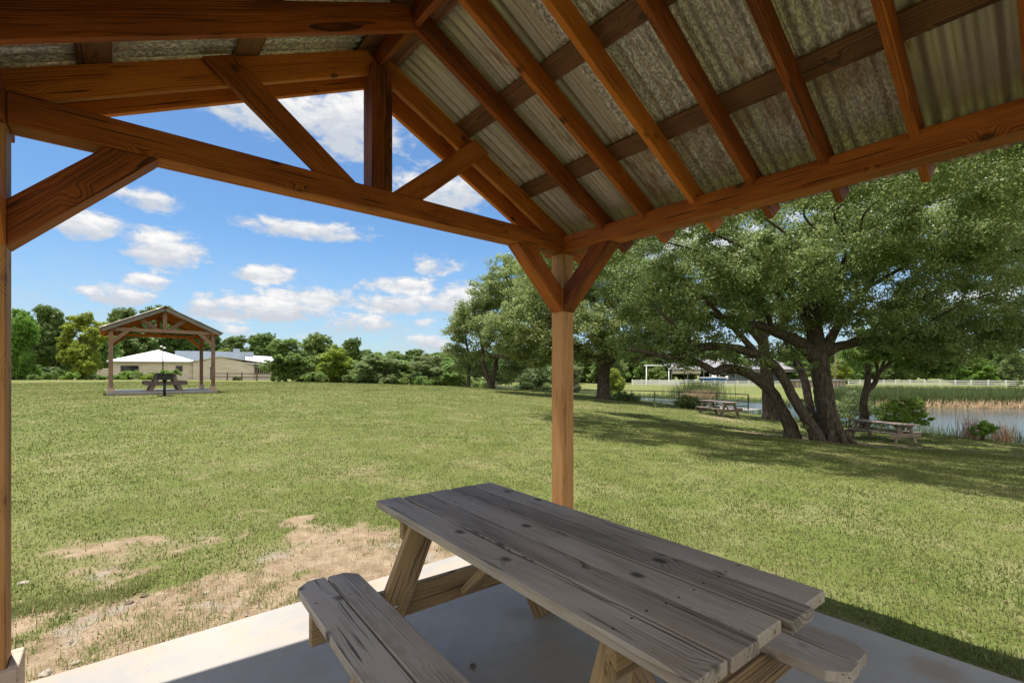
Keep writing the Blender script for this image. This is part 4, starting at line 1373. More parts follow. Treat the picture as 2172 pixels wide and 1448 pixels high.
for (x, yt, D, kd), lb in zip(US, ULAB):
    X = (x - CX) / FPX * D
    zb = hgt(X, D)
    h = max(.7, CAM_H + (HY - yt) / FPX * D - zb)
    r = empty('shrub', (X, D, zb), random.uniform(0, 6))
    tag(r, lb, 'shrub')
    me, tm = SHRUBS[kd]
    w = h * random.uniform(1.0, 1.7)
    for nm, m_ in (('foliage', me), ('stem', tm)):
        o = link(nm, m_, None, r)
        o.scale = (w, w, h * 1.15)

# ------------------------------------------------------------------ stone building on the left
bD = 75.0
bl = empty('stone_building', (0, 0, 0))
b0 = at(330, 800, bD)
bz = hgt(b0.x, b0.y)
# frame: local X along the wall facing the camera
ang = math.radians(30)
bl.location = (b0.x, b0.y, bz)
bl.rotation_euler = (0, 0, ang)
tag(bl, 'long low limestone building with white metal roofs behind the far pavilion', 'building')
Rb = Matrix.Rotation(-ang, 4, 'Z')


def wallx(x):
    """local x of a pixel column on the front wall line (local y = 0)"""
    q = (x - CX) / FPX
    ca, sa = math.cos(ang), math.sin(ang)
    # b0 + s*(ca,sa) ; X = q*Y
    return (q * b0.y - b0.x) / (ca - q * sa)


def zat(x, y):
    s = wallx(x)
    D = b0.y + s * math.sin(ang)
    return CAM_H + (HY - y) / FPX * D - bz


xl, xr = wallx(238), wallx(409)
ze = 2.75
bm = bmesh.new()
add_box(bm, (xl, 0, -.4), (xr, 9, ze))
link('wall', bm_mesh('wall', bm), M['stone'], bl)
bm = bmesh.new()
e = .6
pk = zat(329, 750) + .25
xc = (xl + xr) / 2
q = [bm.verts.new(c) for c in ((xl - e, -e, ze + .02), (xr + e, -e, ze + .02), (xr + e, 9 + e, ze + .02), (xl - e, 9 + e, ze + .02))]
q2 = [bm.verts.new((c.co.x, c.co.y, c.co.z + .16)) for c in q]
ap = bm.verts.new((xc, 4.5, pk + .55))
bm.faces.new(q[::-1])
for i in range(4):
    bm.faces.new((q[i], q[(i + 1) % 4], q2[(i + 1) % 4], q2[i]))
    bm.faces.new((q2[i], q2[(i + 1) % 4], ap))
link('hip_roof', bm_mesh('hip_roof', bm), M['roofwhite'], bl)
for xa, xb in ((257, 293), (374, 386)):
    a_, c_ = wallx(xa), wallx(xb)
    w_ = box('window', (a_, -.05, 1.35), (c_, .05, 2.15), M['glass'], bl)
    bm = bmesh.new()
    for lo, hi in (((a_ - .06, -.09, 1.29), (c_ + .06, .0, 1.348)), ((a_ - .06, -.09, 2.152), (c_ + .06, 0, 2.21)), ((a_ - .06, -.09, 1.35), (a_ - .002, 0, 2.15)), ((c_ + .002, -.09, 1.35), (c_ + .06, 0, 2.15))):
        add_box(bm, lo, hi)
    fo = link('frame', bm_mesh('frame', bm), M['fenceweather'])
    fo.parent = w_
# gabled wing to the right
x1, x2, xa = wallx(410) + .01, wallx(538), wallx(466)
bm = bmesh.new()
pr = [(x1, -.4), (x2, -.4), (x2, 2.6), (xa, zat(466, 757)), (x1, 2.9)]
f0 = [bm.verts.new((p[0], -.6, p[1])) for p in pr]
f1 = [bm.verts.new((p[0], 12, p[1])) for p in pr]
bm.faces.new(f0)
bm.faces.new(f1[::-1])
for i in range(5):
    bm.faces.new((f0[i], f0[(i + 1) % 5], f1[(i + 1) % 5], f1[i]))
link('gable_wall', bm_mesh('gable_wall', bm), M['stone'], bl)
bm = bmesh.new()
zp = zat(466, 757)
for (ax_, az_, bx_, bz_) in ((x1 - .3, 2.85, xa, zp + .02), (xa, zp + .02, x2 + 4.2, 2.35)):
    lo = [bm.verts.new((ax_, y, az_)) for y in (-.9, 12.4)] + [bm.verts.new((bx_, y, bz_)) for y in (12.4, -.9)]
    hi = [bm.verts.new(v.co + Vector((0, 0, .14))) for v in lo]
    bm.faces.new(lo)
    bm.faces.new(hi[::-1])
    for i in range(4):
        bm.faces.new((lo[i], lo[(i + 1) % 4], hi[(i + 1) % 4], hi[i]))
link('gable_roof', bm_mesh('gable_roof', bm), M['roofwhite'], bl)
# right end wing with a strip of windows
x3, x4 = wallx(538) + .01, wallx(576)
bm = bmesh.new()
lo = [bm.verts.new(c) for c in ((x2 - 1.2, -1.0, 2.66), (x4 + .6, -1.0, 2.24), (x4 + .6, 8.5, 4.05), (x2 - 1.2, 8.5, 4.25))]
hi = [bm.verts.new(v.co + Vector((0, 0, .12))) for v in lo]
bm.faces.new(lo[::-1]); bm.faces.new(hi)
for i in range(4):
    bm.faces.new((lo[i], lo[(i + 1) % 4], hi[(i + 1) % 4], hi[i]))
link('end_roof', bm_mesh('end_roof', bm), M['roofwhite'], bl)
box('end_wall', (x3, .2, -.4), (x4, 9, 2.2), M['stone'], bl)
for k in range(7):
    a_ = x3 + .25 + k * (x4 - x3 - .4) / 7
    box('window', (a_, .12, 1.0), (a_ + (x4 - x3 - .4) / 7 * .62, .22, 2.05), M['glass'], bl)
box('door', (wallx(446.5), -.66, 0), (wallx(449.5), -.55, 2.05), M['glass'], bl)
bm = bmesh.new()
xp1, xp2 = wallx(361), wallx(540)
add_box(bm, (xp1, 6.5, 3.0), (xp2, 6.7, zat(400, 750.5) + .75))
k = 0
while xp1 + k * .45 < xp2:
    add_box(bm, (xp1 + k * .45, 6.44, 3.0), (xp1 + k * .45 + .05, 6.495, zat(400, 750.5) + .74))
    k += 1
link('metal_parapet', bm_mesh('metal_parapet', bm), M['bluewall'], bl)
box('roof_vent', (wallx(494), 2.5, 2.9), (wallx(509), 3.7, zat(500, 743.5) + .45), M['bluewall'], bl)
for xw in (442.5, 454.5):
    box('wall_lamp', (wallx(xw) - .08, -.72, 2.05), (wallx(xw) + .08, -.605, 2.22), M['white'], bl, .02)
for xw in (366,):
    box('flood_lamp', (wallx(xw) - .12, -.2, 2.5), (wallx(xw) + .12, -.01, 2.65), M['white'], bl, .02)

p_ = ground(219, 0, 66)
o = box('stone_pillar', (-.65, -.3, -.2), (.65, .3, 1.55), M['stone'], None, .03)
o.location = p_
o.rotation_euler = (0, 0, ang)
tag(o, 'short pale limestone wall stub left of the far pavilion', 'wall')

lp = ground(345.5, 0, 66)
L_ = empty('lamp_post', lp)
tag(L_, 'thin dark lamp post with two white heads before the hip roof', 'lamp post')
bm = bmesh.new()
hh = CAM_H + (HY - 734) / FPX * 66 - lp.z
bmesh.ops.create_cone(bm, segments=10, radius1=.08, radius2=.055, depth=hh, cap_ends=True, matrix=Matrix.Translation((0, 0, hh / 2)))
link('pole', bm_mesh('pole', bm, True), M['black'], L_)
for s in (-1, 1):
    bm = bmesh.new()
    bmesh.ops.create_uvsphere(bm, u_segments=10, v_segments=7, radius=.2, matrix=Matrix.Translation((s * .22, 0, hh - (.25 if s > 0 else .05))) @ Matrix.Diagonal((1, .8, .6, 1)))
    link('lamp_head', bm_mesh('lamp_head', bm, True), M['white'], L_)


def fence(name, label, pts, mat, post_h, post_w, rails, rail_h, spacing, cat='fence', group=None, post_t=None, cap=False, level=None):
    """pts world xy; posts and rails as parts"""
    r = empty(name, (pts[0][0], pts[0][1], hgt(*pts[0])))
    tag(r, label, cat, group)
    org = r.location
    P = []
    for i in range(len(pts) - 1):
        a, b_ = Vector(pts[i]).to_2d(), Vector(pts[i + 1]).to_2d()
        n = max(1, round((b_ - a).length / spacing))
        for k in range(n):
            P.append(a.lerp(b_, k / n))
    P.append(Vector(pts[-1]).to_2d())
    P3 = [Vector((p.x, p.y, hgt(p.x, p.y) if level is None else level)) - org for p in P]
    me = None
    for p in P3:
        if me is None:
            bm = bmesh.new()
            add_box(bm, (-post_w / 2, -post_w / 2, -.3 if level is None else -1.6), (post_w / 2, post_w / 2, post_h), .006)
            if cap:
                add_box(bm, (-post_w * .62, -post_w * .62, post_h + .001), (post_w * .62, post_w * .62, post_h + .04), .012)
            me = bm_mesh('post', bm)
        o = link('post', me, mat, r)
        o.location = p
    for z in rails:
        bm = bmesh.new()
        for a, b_ in zip(P3[:-1], P3[1:]):
            d = (b_ - a)
            x = d.normalized()
            zz = Vector((0, 0, 1))
            yv = zz.cross(x).normalized()
            zz = x.cross(yv)
            c = []
            for s_ in (a, b_):
                for dy, dz in ((-.02, -rail_h / 2), (.02, -rail_h / 2), (.02, rail_h / 2), (-.02, rail_h / 2)):
                    c.append(bm.verts.new(s_ + Vector((0, 0, z)) + yv * dy + zz * dz))
            bm.faces.new(c[0:4]); bm.faces.new(c[4:8][::-1])
            for i in range(4):
                bm.faces.new((c[i], c[(i + 1) % 4], c[4 + (i + 1) % 4], c[4 + i]))
        link('rail', bm_mesh('rail', bm), mat, r)
    return r


def gx(x, D): return ((x - CX) / FPX * D, D)


fence('rail_fence', 'brown rail fence in front of the stone gable wall', [gx(452, 66), gx(545, 63), gx(620, 61)], M['fenceweather'], 1.15, .12, (.95, .5), .1, 2.4)
wf = 'white rail fences across the lake'
fence('white_fence', 'white three-rail fence, back run behind the gate frame left end', [gx(1341, 112), gx(1492, 116)], M['white'], 1.35, .19, (1.15, .75, .35), .2, 2.3, group=wf, cap=True)
fence('white_fence', 'short white fence run with a corner at its left end, below the gate frame', [gx(1342, 108), gx(1440, 104)], M['white'], 1.3, .19, (1.1, .72, .34), .2, 2.2, group=wf, cap=True)
fence('white_fence', 'white fence run in front of the blue boat', [gx(1492, 100), gx(1662, 99)], M['white'], 1.35, .19, (1.15, .75, .35), .2, 2.3, group=wf, cap=True)
fence('white_fence', 'long white fence behind the reed bed at the right', [gx(1800, 112), gx(1900, 108), gx(2060, 102), gx(2172, 98), gx(2330, 93)], M['white'], 1.35, .19, (1.15, .75, .35), .2, 2.4, group=wf, cap=True)

# white pipe gate frame
ga, gb_ = gx(1371, 106), gx(1418.5, 104)
gf = empty('gate_frame', (ga[0], ga[1], hgt(*ga)))
tag(gf, 'tall white pipe gateway standing over the white fence', 'gateway')
va, vb = Vector((0, 0, 0)), Vector((gb_[0] - ga[0], gb_[1] - ga[1], 0))
for nm, p0, p1 in (('upright', va + Vector((0, 0, -.3)), va + Vector((0, 0, 4.42))), ('upright', vb + Vector((0, 0, -.3)), vb + Vector((0, 0, 4.42))), ('crossbar', va + (va - vb) * .12 + Vector((0, 0, 4.52)), vb + (vb - va) * .04 + Vector((0, 0, 4.52)))):
    T = Tubes()
    T.tube([(p0, .11 if nm == 'upright' else .1), (p1, .11 if nm == 'upright' else .1)], 10)
    link(nm, T.mesh(nm), M['white'], gf)

# dock with dark railing
dk = [(9.0, 31.5), (16.8, 33.8)]
fence('dock_railing', 'dark steel railing running along the bank to the dock end', [gx(1050, 48), gx(1220, 43.2), gx(1340, 41.5), gx(1440, 38.8), gx(1520, 36.2), gx(1587, 33.9)], M['railmetal'], 1.08, .075, (1.06, .55, .2), .065, 2.6, cat='railing', level=-1.25)
e0, e1 = Vector(gx(1495, 36.0)), Vector(gx(1589, 33.3))
dz = -1.28
bm = bmesh.new()
dirv = (e1 - e0).normalized()
nv_ = Vector((-dirv.y, dirv.x))
for k in range(24):
    a = e0 + (e1 - e0) * (k / 24)
    b_ = e0 + (e1 - e0) * ((k + .93) / 24)
    c = [bm.verts.new((p.x + nv_.x * w, p.y + nv_.y * w, dz + dzz)) for dzz in (-.06, 0) for p, w in ((a, -.1), (b_, -.1), (b_, 2.0), (a, 2.0))]
    bm.faces.new(c[0:4][::-1]); bm.faces.new(c[4:8])
    for i in range(4):
        bm.faces.new((c[i], c[(i + 1) % 4], c[4 + (i + 1) % 4], c[4 + i]))
dko = empty('dock', (e0.x, e0.y, dz))
tag(dko, 'grey plank dock platform at the water behind the brown table', 'dock')
link('deck', own(bm_mesh('deck', bm), dko), M['dockwood'], dko)
for w_ in (0, 1.9):
    for k in (.05, .5, .95):
        pp = e0 + (e1 - e0) * k + nv_ * w_
        o = box('pile', (-.08, -.08, -1.6), (.08, .08, -.065), M['dockwood'], dko)
        o.location = (pp.x - e0.x, pp.y - e0.y, 0)

# hay bale
hb = ground(1223, 0, 88)
bm = bmesh.new()
bmesh.ops.create_cone(bm, segments=28, radius1=.65, radius2=.65, depth=1.2, cap_ends=True, matrix=Matrix.Rotation(PI / 2, 4, 'X'))
bmesh.ops.bevel(bm, geom=[e_ for e_ in bm.edges if len(e_.link_faces) == 2 and abs(e_.calc_face_angle(0)) > 1], offset=.08, segments=2, affect='EDGES')
for v in bm.verts:
    v.co *= 1 + random.uniform(-.03, .03)
o = link('hay_bale', bm_mesh('hay_bale', bm), M['hay'])
o.location = hb + Vector((0, 0, .6))
o.rotation_euler = (0, 0, .5)
tag(o, 'round tan hay bale in the field left of the stout oak trunk', 'hay bale')

# open barn across the lake
bnD = 128.0
bn0 = ground(1422, 0, bnD)
bn = empty('open_barn', bn0, math.radians(4))
tag(bn, 'long open-sided barn with grey metal roof across the lake', 'barn')
BL_ = (1745 - 1422) / FPX * bnD
eh = CAM_H + (HY - 783.5) / FPX * bnD - bn0.z
rh = CAM_H + (HY - 764) / FPX * bnD - bn0.z + .6
bm = bmesh.new()
pr = [(-.8, eh), (8, rh), (16.8, eh), (16.8, eh + .12), (8, rh + .14), (-.8, eh + .12)]
f0 = [bm.verts.new((-.5, p[0], p[1])) for p in pr]
f1 = [bm.verts.new((BL_, p[0], p[1])) for p in pr]
bm.faces.new(f0[::-1]); bm.faces.new(f1)
for i in range(6):
    bm.faces.new((f0[i], f1[i], f1[(i + 1) % 6], f0[(i + 1) % 6]))
link('roof', bm_mesh('roof', bm), M['roofgrey'], bn)
pm = None
for k in range(10):
    for yy in (0, 16):
        if pm is None:
            bm = bmesh.new()
            add_box(bm, (-.09, -.09, -.3), (.09, .09, eh - .01))
            pm = bm_mesh('barn_post', bm)
        o = link('barn_post', pm, M['roofgrey'], bn)
        o.location = (.3 + k * (BL_ - .8) / 9, yy, 0)
box('curtain', (.5, -.06, eh - 1.15), (8.5, -.02, eh - .05), M['cream'], bn)
box('wall_panel', (17, 6.0, 0), (BL_ - 1, 6.2, eh - .02), M['bluewall'], bn)
box('fascia_panel', (9, -.08, eh - .7), (BL_ - .6, -.03, eh - .03), M['roofgrey'], bn)

# blue boat
bt0 = ground(1513, 0, 113)
bt = empty('motor_boat', bt0, math.radians(8))
tag(bt, 'blue-hulled motor boat parked before the open barn', 'boat')
bm = bmesh.new()
rings = []
Lb = 6.6
for i in range(11):
    t_ = i / 10
    x = -Lb / 2 + Lb * t_
    w = 1.15 * (1 - max(0, .35 - t_) ** 2 * 6.5)
    w = max(.04, w)
    sheer = 1.75 - .35 * t_ + .12 * (1 - t_) ** 2
    keel = .75 - .1 * t_ + .55 * max(0, .3 - t_) ** 1.3 * 3
    rings.append([bm.verts.new((x - (.35 * (1 - t_) ** 3 if zz > .5 else 0), yy * w, keel + (sheer - keel) * zz)) for yy, zz in ((-1, 1), (-.9, .45), (0, 0), (.9, .45), (1, 1))])
for a, b_ in zip(rings[:-1], rings[1:]):
    for k in range(4):
        bm.faces.new((a[k], a[k + 1], b_[k + 1], b_[k]))
    bm.faces.new((a[0], b_[0], b_[4], a[4]))
bm.faces.new(rings[-1])
bm.faces.new(rings[0][::-1])
link('hull', bm_mesh('hull', bm), M['boatblue'], bt)
box('gunwale', (-3.3, -1.0, 1.78), (3.25, 1.0, 1.9), M['white'], bt, .04)
box('console', (-.2, -.45, 1.9), (.6, .45, 2.7), M['white'], bt, .06)
box('outboard', (3.3, -.25, 1.0), (3.75, .25, 2.2), M['white'], bt, .08)
T = Tubes()
for sx in (-.5, 1.0):
    for sy in (-.7, .7):
        T.tube([(Vector((sx, sy, 1.9)), .03), (Vector((sx + .1, sy * .9, 3.3)), .03)], 6)
link('tower_frame', T.mesh('tower_frame'), M['white'], bt)
bm = bmesh.new()
add_box(bm, (-2.6, -.55, .45), (2.9, .55, .60))
for sx in (.6, 1.4):
    for sy in (-.75, .75):
        bmesh.ops.create_cone(bm, segments=16, radius1=.33, radius2=.33, depth=.2, cap_ends=True, matrix=Matrix.Translation((sx, sy, .33)) @ Matrix.Rotation(PI / 2, 4, 'X'))
link('trailer', bm_mesh('trailer', bm), M['black'], bt)

# low livestock pen shed right of the oak
pn0 = ground(1700, 0, 96)
pn = empty('pen_shed', pn0)
tag(pn, 'low tan livestock shed with flat grey roof seen between the oak trunks', 'shed')
box('wall', (-1.0, 0, -.3), (9.0, 3, 1.35), M['penwall'], pn)
box('roof', (-1.4, -.5, 1.36), (9.6, 3.4, 1.55), M['roofgrey'], pn)
bm = bmesh.new()
for k in range(14):
    add_box(bm, (-.9 + k * .74, -.07, 0), (-.84 + k * .74, -.005, 1.3))
link('slats', bm_mesh('slats', bm), M['white'], pn)

# utility pole and wires
up0 = ground(1772, 0, 105)
up = empty('utility_pole', up0)
tag(up, 'dark wooden utility pole beside the yellow-green tree across the lake', 'utility pole')
T = Tubes()
hp = CAM_H + (HY - 740) / FPX * 105 - up0.z
T.tube([(Vector((0, 0, -.5)), .17), (Vector((0, 0, hp)), .12)], 10)
link('pole', T.mesh('pole'), M['fenceweather'], up)
box('crossarm', (-1.1, -.06, hp - .7), (1.1, .06, hp - .55), M['fenceweather'], up)
T = Tubes()
for zz in (hp - .5, hp - 1.9):
    for s in (-1, 1):
        T.tube([(Vector((s * 45 * k / 8, 12 * s * k / 8, zz - 1.0 * (1 - (1 - k / 8) ** 2) + .2)), .02) for k in range(9)], 5)
link('wire', T.mesh('wire'), M['black'], up)

# small things on and by the near slab
def pebble(loc, r, mat, label, name='pebble', sq=.7, group=None):
    bm = bmesh.new()
    bmesh.ops.create_icosphere(bm, subdivisions=2, radius=r)
    for v in bm.verts:
        v.co *= 1 + random.uniform(-.18, .18)
        v.co.z *= sq
    o = link(name, bm_mesh(name, bm), mat)
    o.location = loc
    o.rotation_euler = (0, 0, random.uniform(0, 6))
    tag(o, label, 'stone', group)


X_, Y_ = px_xy(1003, 1416)
pebble((X_, Y_, .010), .014, M['stonec'], 'small brown lump on the shaded slab between bench and table')
X_, Y_ = px_xy(390, 1430)
pst = [(px_xy(95, 1425, -.03), .03, 'pale flat stone by the slab corner near the left post'), (px_xy(160, 1403, -.03), .022, 'thin grey stone flake just off the slab, left front'), (px_xy(437, 1255, -.03), .02, 'pale pebble in the bare soil left of the bench'),
       (px_xy(275, 1275, -.03), .025, 'dark grey stone at the edge of the ashy patch'), (px_xy(305, 1262, -.03), .022, 'charcoal flake beside the ashy patch'), (px_xy(50, 1238, -.03), .03, 'white stone in thin grass by the left post')]
for (xx, yy), r, lb in pst:
    pebble((xx, yy, hgt(xx, yy) + .004), r, M['palestone'] if 'dark' not in lb and 'char' not in lb else M['stonec'], lb, sq=.4)

# ------------------------------------------------------------------ grass, weeds and reeds
def blades(P, L, W, lean=.6, droop=.25):
    n = len(P)
    a = rng.uniform(0, 2 * PI, n)
    d = np.stack([np.cos(a), np.sin(a), np.zeros(n)], 1)
    s = np.stack([-np.sin(a), np.cos(a), np.zeros(n)], 1)
    ln = (rng.uniform(.1, lean, n))[:, None]
    tip = P + d * ln * L[:, None] + np.array([0, 0, 1]) * (L * np.sqrt(np.clip(1 - ln[:, 0] ** 2, .1, 1)))[:, None]
    midp = P + (tip - P) * .5 + np.array([0, 0, 1]) * (L * .10)[:, None]
    w = W[:, None]
    v = np.stack([P - s * w * .5, P + s * w * .5, midp + s * w * .42, tip, midp - s * w * .42], 1).reshape(-1, 3)
    i = np.arange(n) * 5
    q = np.stack([i, i + 1, i + 2, i + 4], 1)
    t = np.stack([i + 4, i + 2, i + 3], 1)
    return v, q, t


def scatter(n, rmin, rmax, power, amin=-62, amax=62):
    u = rng.uniform(0, 1, n)
    e = 2 - power
    r = (rmin ** e + u * (rmax ** e - rmin ** e)) ** (1 / e)
    a = np.radians(rng.uniform(amin, amax, n))
    return r * np.sin(a), r * np.cos(a), r


x, y, r = scatter(900000, 1.6, 46, 1.4)
a_, b_ = pav_local(x, y)
fa, fb = pav_local(x, y, FARP, FUd, FVd)
keep = ~((np.abs(a_) < 1.895) & (np.abs(b_) < 1.912)) & ~((np.abs(fa) < 1.93) & (np.abs(fb) < 1.95)) & (shore_dist(x, y) < -.4)
dm = dirt(x, y)
cl = fbm(x * 4.5, y * 4.5, 41, 3)
keep &= rng.uniform(0, 1, len(x)) < np.clip(1.15 - dm * 1.5, .02, 1) * np.clip(.55 + (cl - .3) * 1.3, .35, 1)
x, y, r, cl = x[keep], y[keep], r[keep], cl[keep]
z = height(x, y)
L = rng.uniform(.014, .034, len(x)) * (.85 + .4 * cl) * (1 + .008 * r)
W = .0026 + .0011 * r * rng.uniform(.6, 1.2, len(x))
v, q, t = blades(np.stack([x, y, z - .003], 1), L, W, .985)
ct = np.clip((fbm(x * .8, y * .8, 55, 5) - .36) * 3.2, 0, 1)
tint = np.clip(ct * .72 + rng.uniform(-.22, .42, len(x)), 0, 1)
me = np_mesh('lawn_grass', v, q, t, attrs={'tint': np.repeat(tint, 5)})
tag(link('lawn_grass', me, M['grass']), 'short patchy green and straw coloured lawn grass', 'grass', kind='stuff')

# taller weed tufts on the bare soil and along the slab edge
tx, ty = [], []
for k in range(1050):
    aa = random.uniform(-7, 1.9)
    bb = 1.95 + abs(random.gauss(0, 1.0))
    tx.append(PAV.x + Vd.x * aa + Ud.x * bb)
    ty.append(PAV.y + Vd.y * aa + Ud.y * bb)
for k in range(260):
    aa = 1.93 + abs(random.gauss(0, .12))
    bb = random.uniform(-2.6, 2.4)
    tx.append(PAV.x + Vd.x * aa + Ud.x * bb)
    ty.append(PAV.y + Vd.y * aa + Ud.y * bb)
tx, ty = np.array(tx), np.array(ty)
kp = fbm(tx * 1.8, ty * 1.8, 91, 3) > .49
tx, ty = tx[kp], ty[kp]
per = 26
cx_ = np.repeat(tx, per) + rng.normal(size=len(tx) * per) * .035
cy_ = np.repeat(ty, per) + rng.normal(size=len(tx) * per) * .035
# the lush strip by the left post
sx, sy = px_xy(160, 1275, -.03)
n_ = 5200
la = rng.uniform(-.62, .30, n_) + sx
lb_ = rng.normal(size=n_) * .075 + sy + (la - sx) * .55
cx_ = np.concatenate([cx_, la]); cy_ = np.concatenate([cy_, lb_])
ca_, cb_ = pav_local(cx_, cy_)
kp = ~((np.abs(ca_) < 1.895) & (np.abs(cb_) < 1.912))
cx_, cy_ = cx_[kp], cy_[kp]
L = rng.uniform(.018, .055, len(cx_))
v, q, t = blades(np.stack([cx_, cy_, height(cx_, cy_) - .003], 1), L, rng.uniform(.0025, .005, len(cx_)), .96)
me = np_mesh('weed_tufts', v, q, t, attrs={'tint': np.repeat(rng.uniform(0, 1, len(cx_)), 5)})
tag(link('weed_tufts', me, M['weed']), 'taller green weed tufts on the bare soil by the slab', 'weeds', kind='stuff')


la = rng.uniform(-7, 2.0, 9000)
lb_ = 1.92 + np.abs(rng.normal(size=9000)) * .9
sx_, sy_ = PAV.x + Vd.x * la + Ud.x * lb_, PAV.y + Vd.y * la + Ud.y * lb_
v, q, t = blades(np.stack([sx_, sy_, height(sx_, sy_) + .002], 1), rng.uniform(.02, .07, 9000), rng.uniform(.0015, .0035, 9000), .999)
me = np_mesh('straw_litter', v, q, t, attrs={'tint': np.repeat(rng.uniform(0, 1, 9000), 5)})
tag(link('straw_litter', me, M['deadreed']), 'dry straw and clippings lying on the bare soil', 'straw', kind='stuff')


la = rng.uniform(-7, 2.2, 2600)
lb_ = 1.93 + np.abs(rng.normal(size=2600)) * .75
gx_, gy_ = PAV.x + Vd.x * la + Ud.x * lb_, PAV.y + Vd.y * la + Ud.y * lb_
kp = dirt(gx_, gy_) > .35
gx_, gy_ = gx_[kp], gy_[kp]
ng = len(gx_)
gr_ = rng.uniform(.002, .007, ng) * np.where(rng.uniform(0, 1, ng) > .95, 1.8, 1)
oc = np.array([(1, 0, 0), (-1, 0, 0), (0, 1, 0), (0, -1, 0), (0, 0, .6), (0, 0, -.6)], float)
of_ = np.array([(0, 2, 4), (2, 1, 4), (1, 3, 4), (3, 0, 4), (2, 0, 5), (1, 2, 5), (3, 1, 5), (0, 3, 5)])
gv = np.stack([gx_, gy_, height(gx_, gy_) + gr_ * .25], 1)[:, None, :] + oc[None] * gr_[:, None, None] * rng.uniform(.65, 1.3, (ng, 6, 1))
gt = (of_[None] + 6 * np.arange(ng)[:, None, None]).reshape(-1, 3)
me = np_mesh('gravel', gv.reshape(-1, 3), None, gt)
tag(link('gravel', me, M['palestone']), 'small pale limestone gravel lying on the bare soil', 'gravel', kind='stuff')
lx_, ly_, lr_ = scatter(900, 2.2, 16, 1.2)
a_, b_ = pav_local(lx_, ly_)
kp = ~((np.abs(a_) < 1.895) & (np.abs(b_) < 1.912))
lx_, ly_ = lx_[kp], ly_[kp]
P_ = np.stack([lx_, ly_, height(lx_, ly_) + .018], 1)
M['deadleaf'] = leaf_mat('dry_brown_leaf', (.11, .07, .04), (.22, .145, .085), .2, .7, .2)
v, q, t = leaves(P_, .006, 1, .013, .5, .5)
me = np_mesh('fallen_leaves', v, q, attrs={'tint': t})
tag(link('fallen_leaves', me, M['deadleaf']), 'scattered dry brown fallen leaves on the lawn', 'leaves', kind='stuff')


def reeds(name, label, n, gen, hmin, hmax, w, mat, lean=.35):
    xx, yy = gen(n)
    P = np.stack([xx, yy, np.maximum(height(xx, yy), LAKE_Z - .25)], 1)
    L = rng.uniform(hmin, hmax, len(xx))
    v, q, t = blades(P, L, np.full(len(xx), w) * rng.uniform(.7, 1.3, len(xx)), lean)
    me = np_mesh(name, v, q, t, attrs={'tint': np.repeat(rng.uniform(0, 1, len(xx)), 5)})
    tag(link(name, me, mat), label, 'reeds', kind='stuff')


def along(pts, s0, s1):
    P = np.array(pts, float)

    def g(n):
        seg = np.hypot(*(P[1:] - P[:-1]).T)
        cum = np.r_[0, np.cumsum(seg)]
        u = rng.uniform(0, cum[-1], n)
        k = np.clip(np.searchsorted(cum, u) - 1, 0, len(seg) - 1)
        f = (u - cum[k]) / seg[k]
        base = P[k] + (P[k + 1] - P[k]) * f[:, None]
        d = (P[k + 1] - P[k]) / seg[k][:, None]
        nrm = np.stack([-d[:, 1], d[:, 0]], 1)
        o = rng.uniform(s0, s1, n)
        q_ = base + nrm * o[:, None]
        return q_[:, 0], q_[:, 1]
    return g


FS = [(70, 43), (52, 44.5), (40, 45), (34, 48)]
reeds('cattail_bed', 'dense green cattail bed along the far shore of the lake', 26000, along(FS[::-1], .5, 9.0), 1.1, 1.9, .05, M['reed'])
reeds('dead_cattails', 'pale dead cattails fallen along the far waterline', 1900, along([(36, 46.2), (41, 44.6), (52, 44.0), (62, 43.4)], -.3, 1.2), .4, 1.1, .045, M['deadreed'], .95)
reeds('cattail_bed', 'grass and reeds on the far bank below the white fence, left part', 9000, along([(34, 48), (30, 56), (22, 63), (16, 70), (13, 86)][::-1], -4.0, .4), .25, .6, .05, M['reed'], .6)
cl0 = gx(1480, 62)
reeds('reed_clump', 'tall reed clump on the far bank behind the dock rail', 1700, lambda n: (cl0[0] + rng.normal(size=n) * 1.6, cl0[1] + rng.normal(size=n) * .9), 1.2, 2.5, .045, M['reed'], .5)
cl1 = gx(1478, 60.5)
reeds('dead_reed_clump', 'straw-coloured dead reeds at the foot of the tall reed clump', 1300, lambda n: (cl1[0] + rng.normal(size=n) * 1.0, cl1[1] + rng.normal(size=n) * .5), .8, 1.7, .04, M['deadreed'], .7)
NS = [(27, 14), (23.5, 19.5), (20.5, 25), (18.0, 29), (16.2, 34)]
reeds('shore_reeds', 'thin green reeds and tall grass along the near shore', 6500, along(NS, -1.1, .5), .25, 1.15, .016, M['reed'], .45)
for xx, lb in ((2062, 'rust-brown dead reed clump in the near shallows, left one'), (2126, 'rust-brown dead reed clump in the near shallows, right one')):
    c_ = gx(xx, 20.7)
    reeds('dead_reed_clump', lb, 115, lambda n: (c_[0] + rng.normal(size=n) * .22, c_[1] + rng.normal(size=n) * .22), .7, 1.35, .022, M['rustreed'], .5)
# bits of bright weed at the shore
bush('shore_weed', 'small bright green weed clump between the two rust-brown reed clumps', 2085, 19.8, [PL(2080, 912, 19.8, (.35, .3, .25)), PL(2095, 905, 19.8, (.3, .3, .25))], M['brightleaf'], br=.12, size=.035, cat='weed')

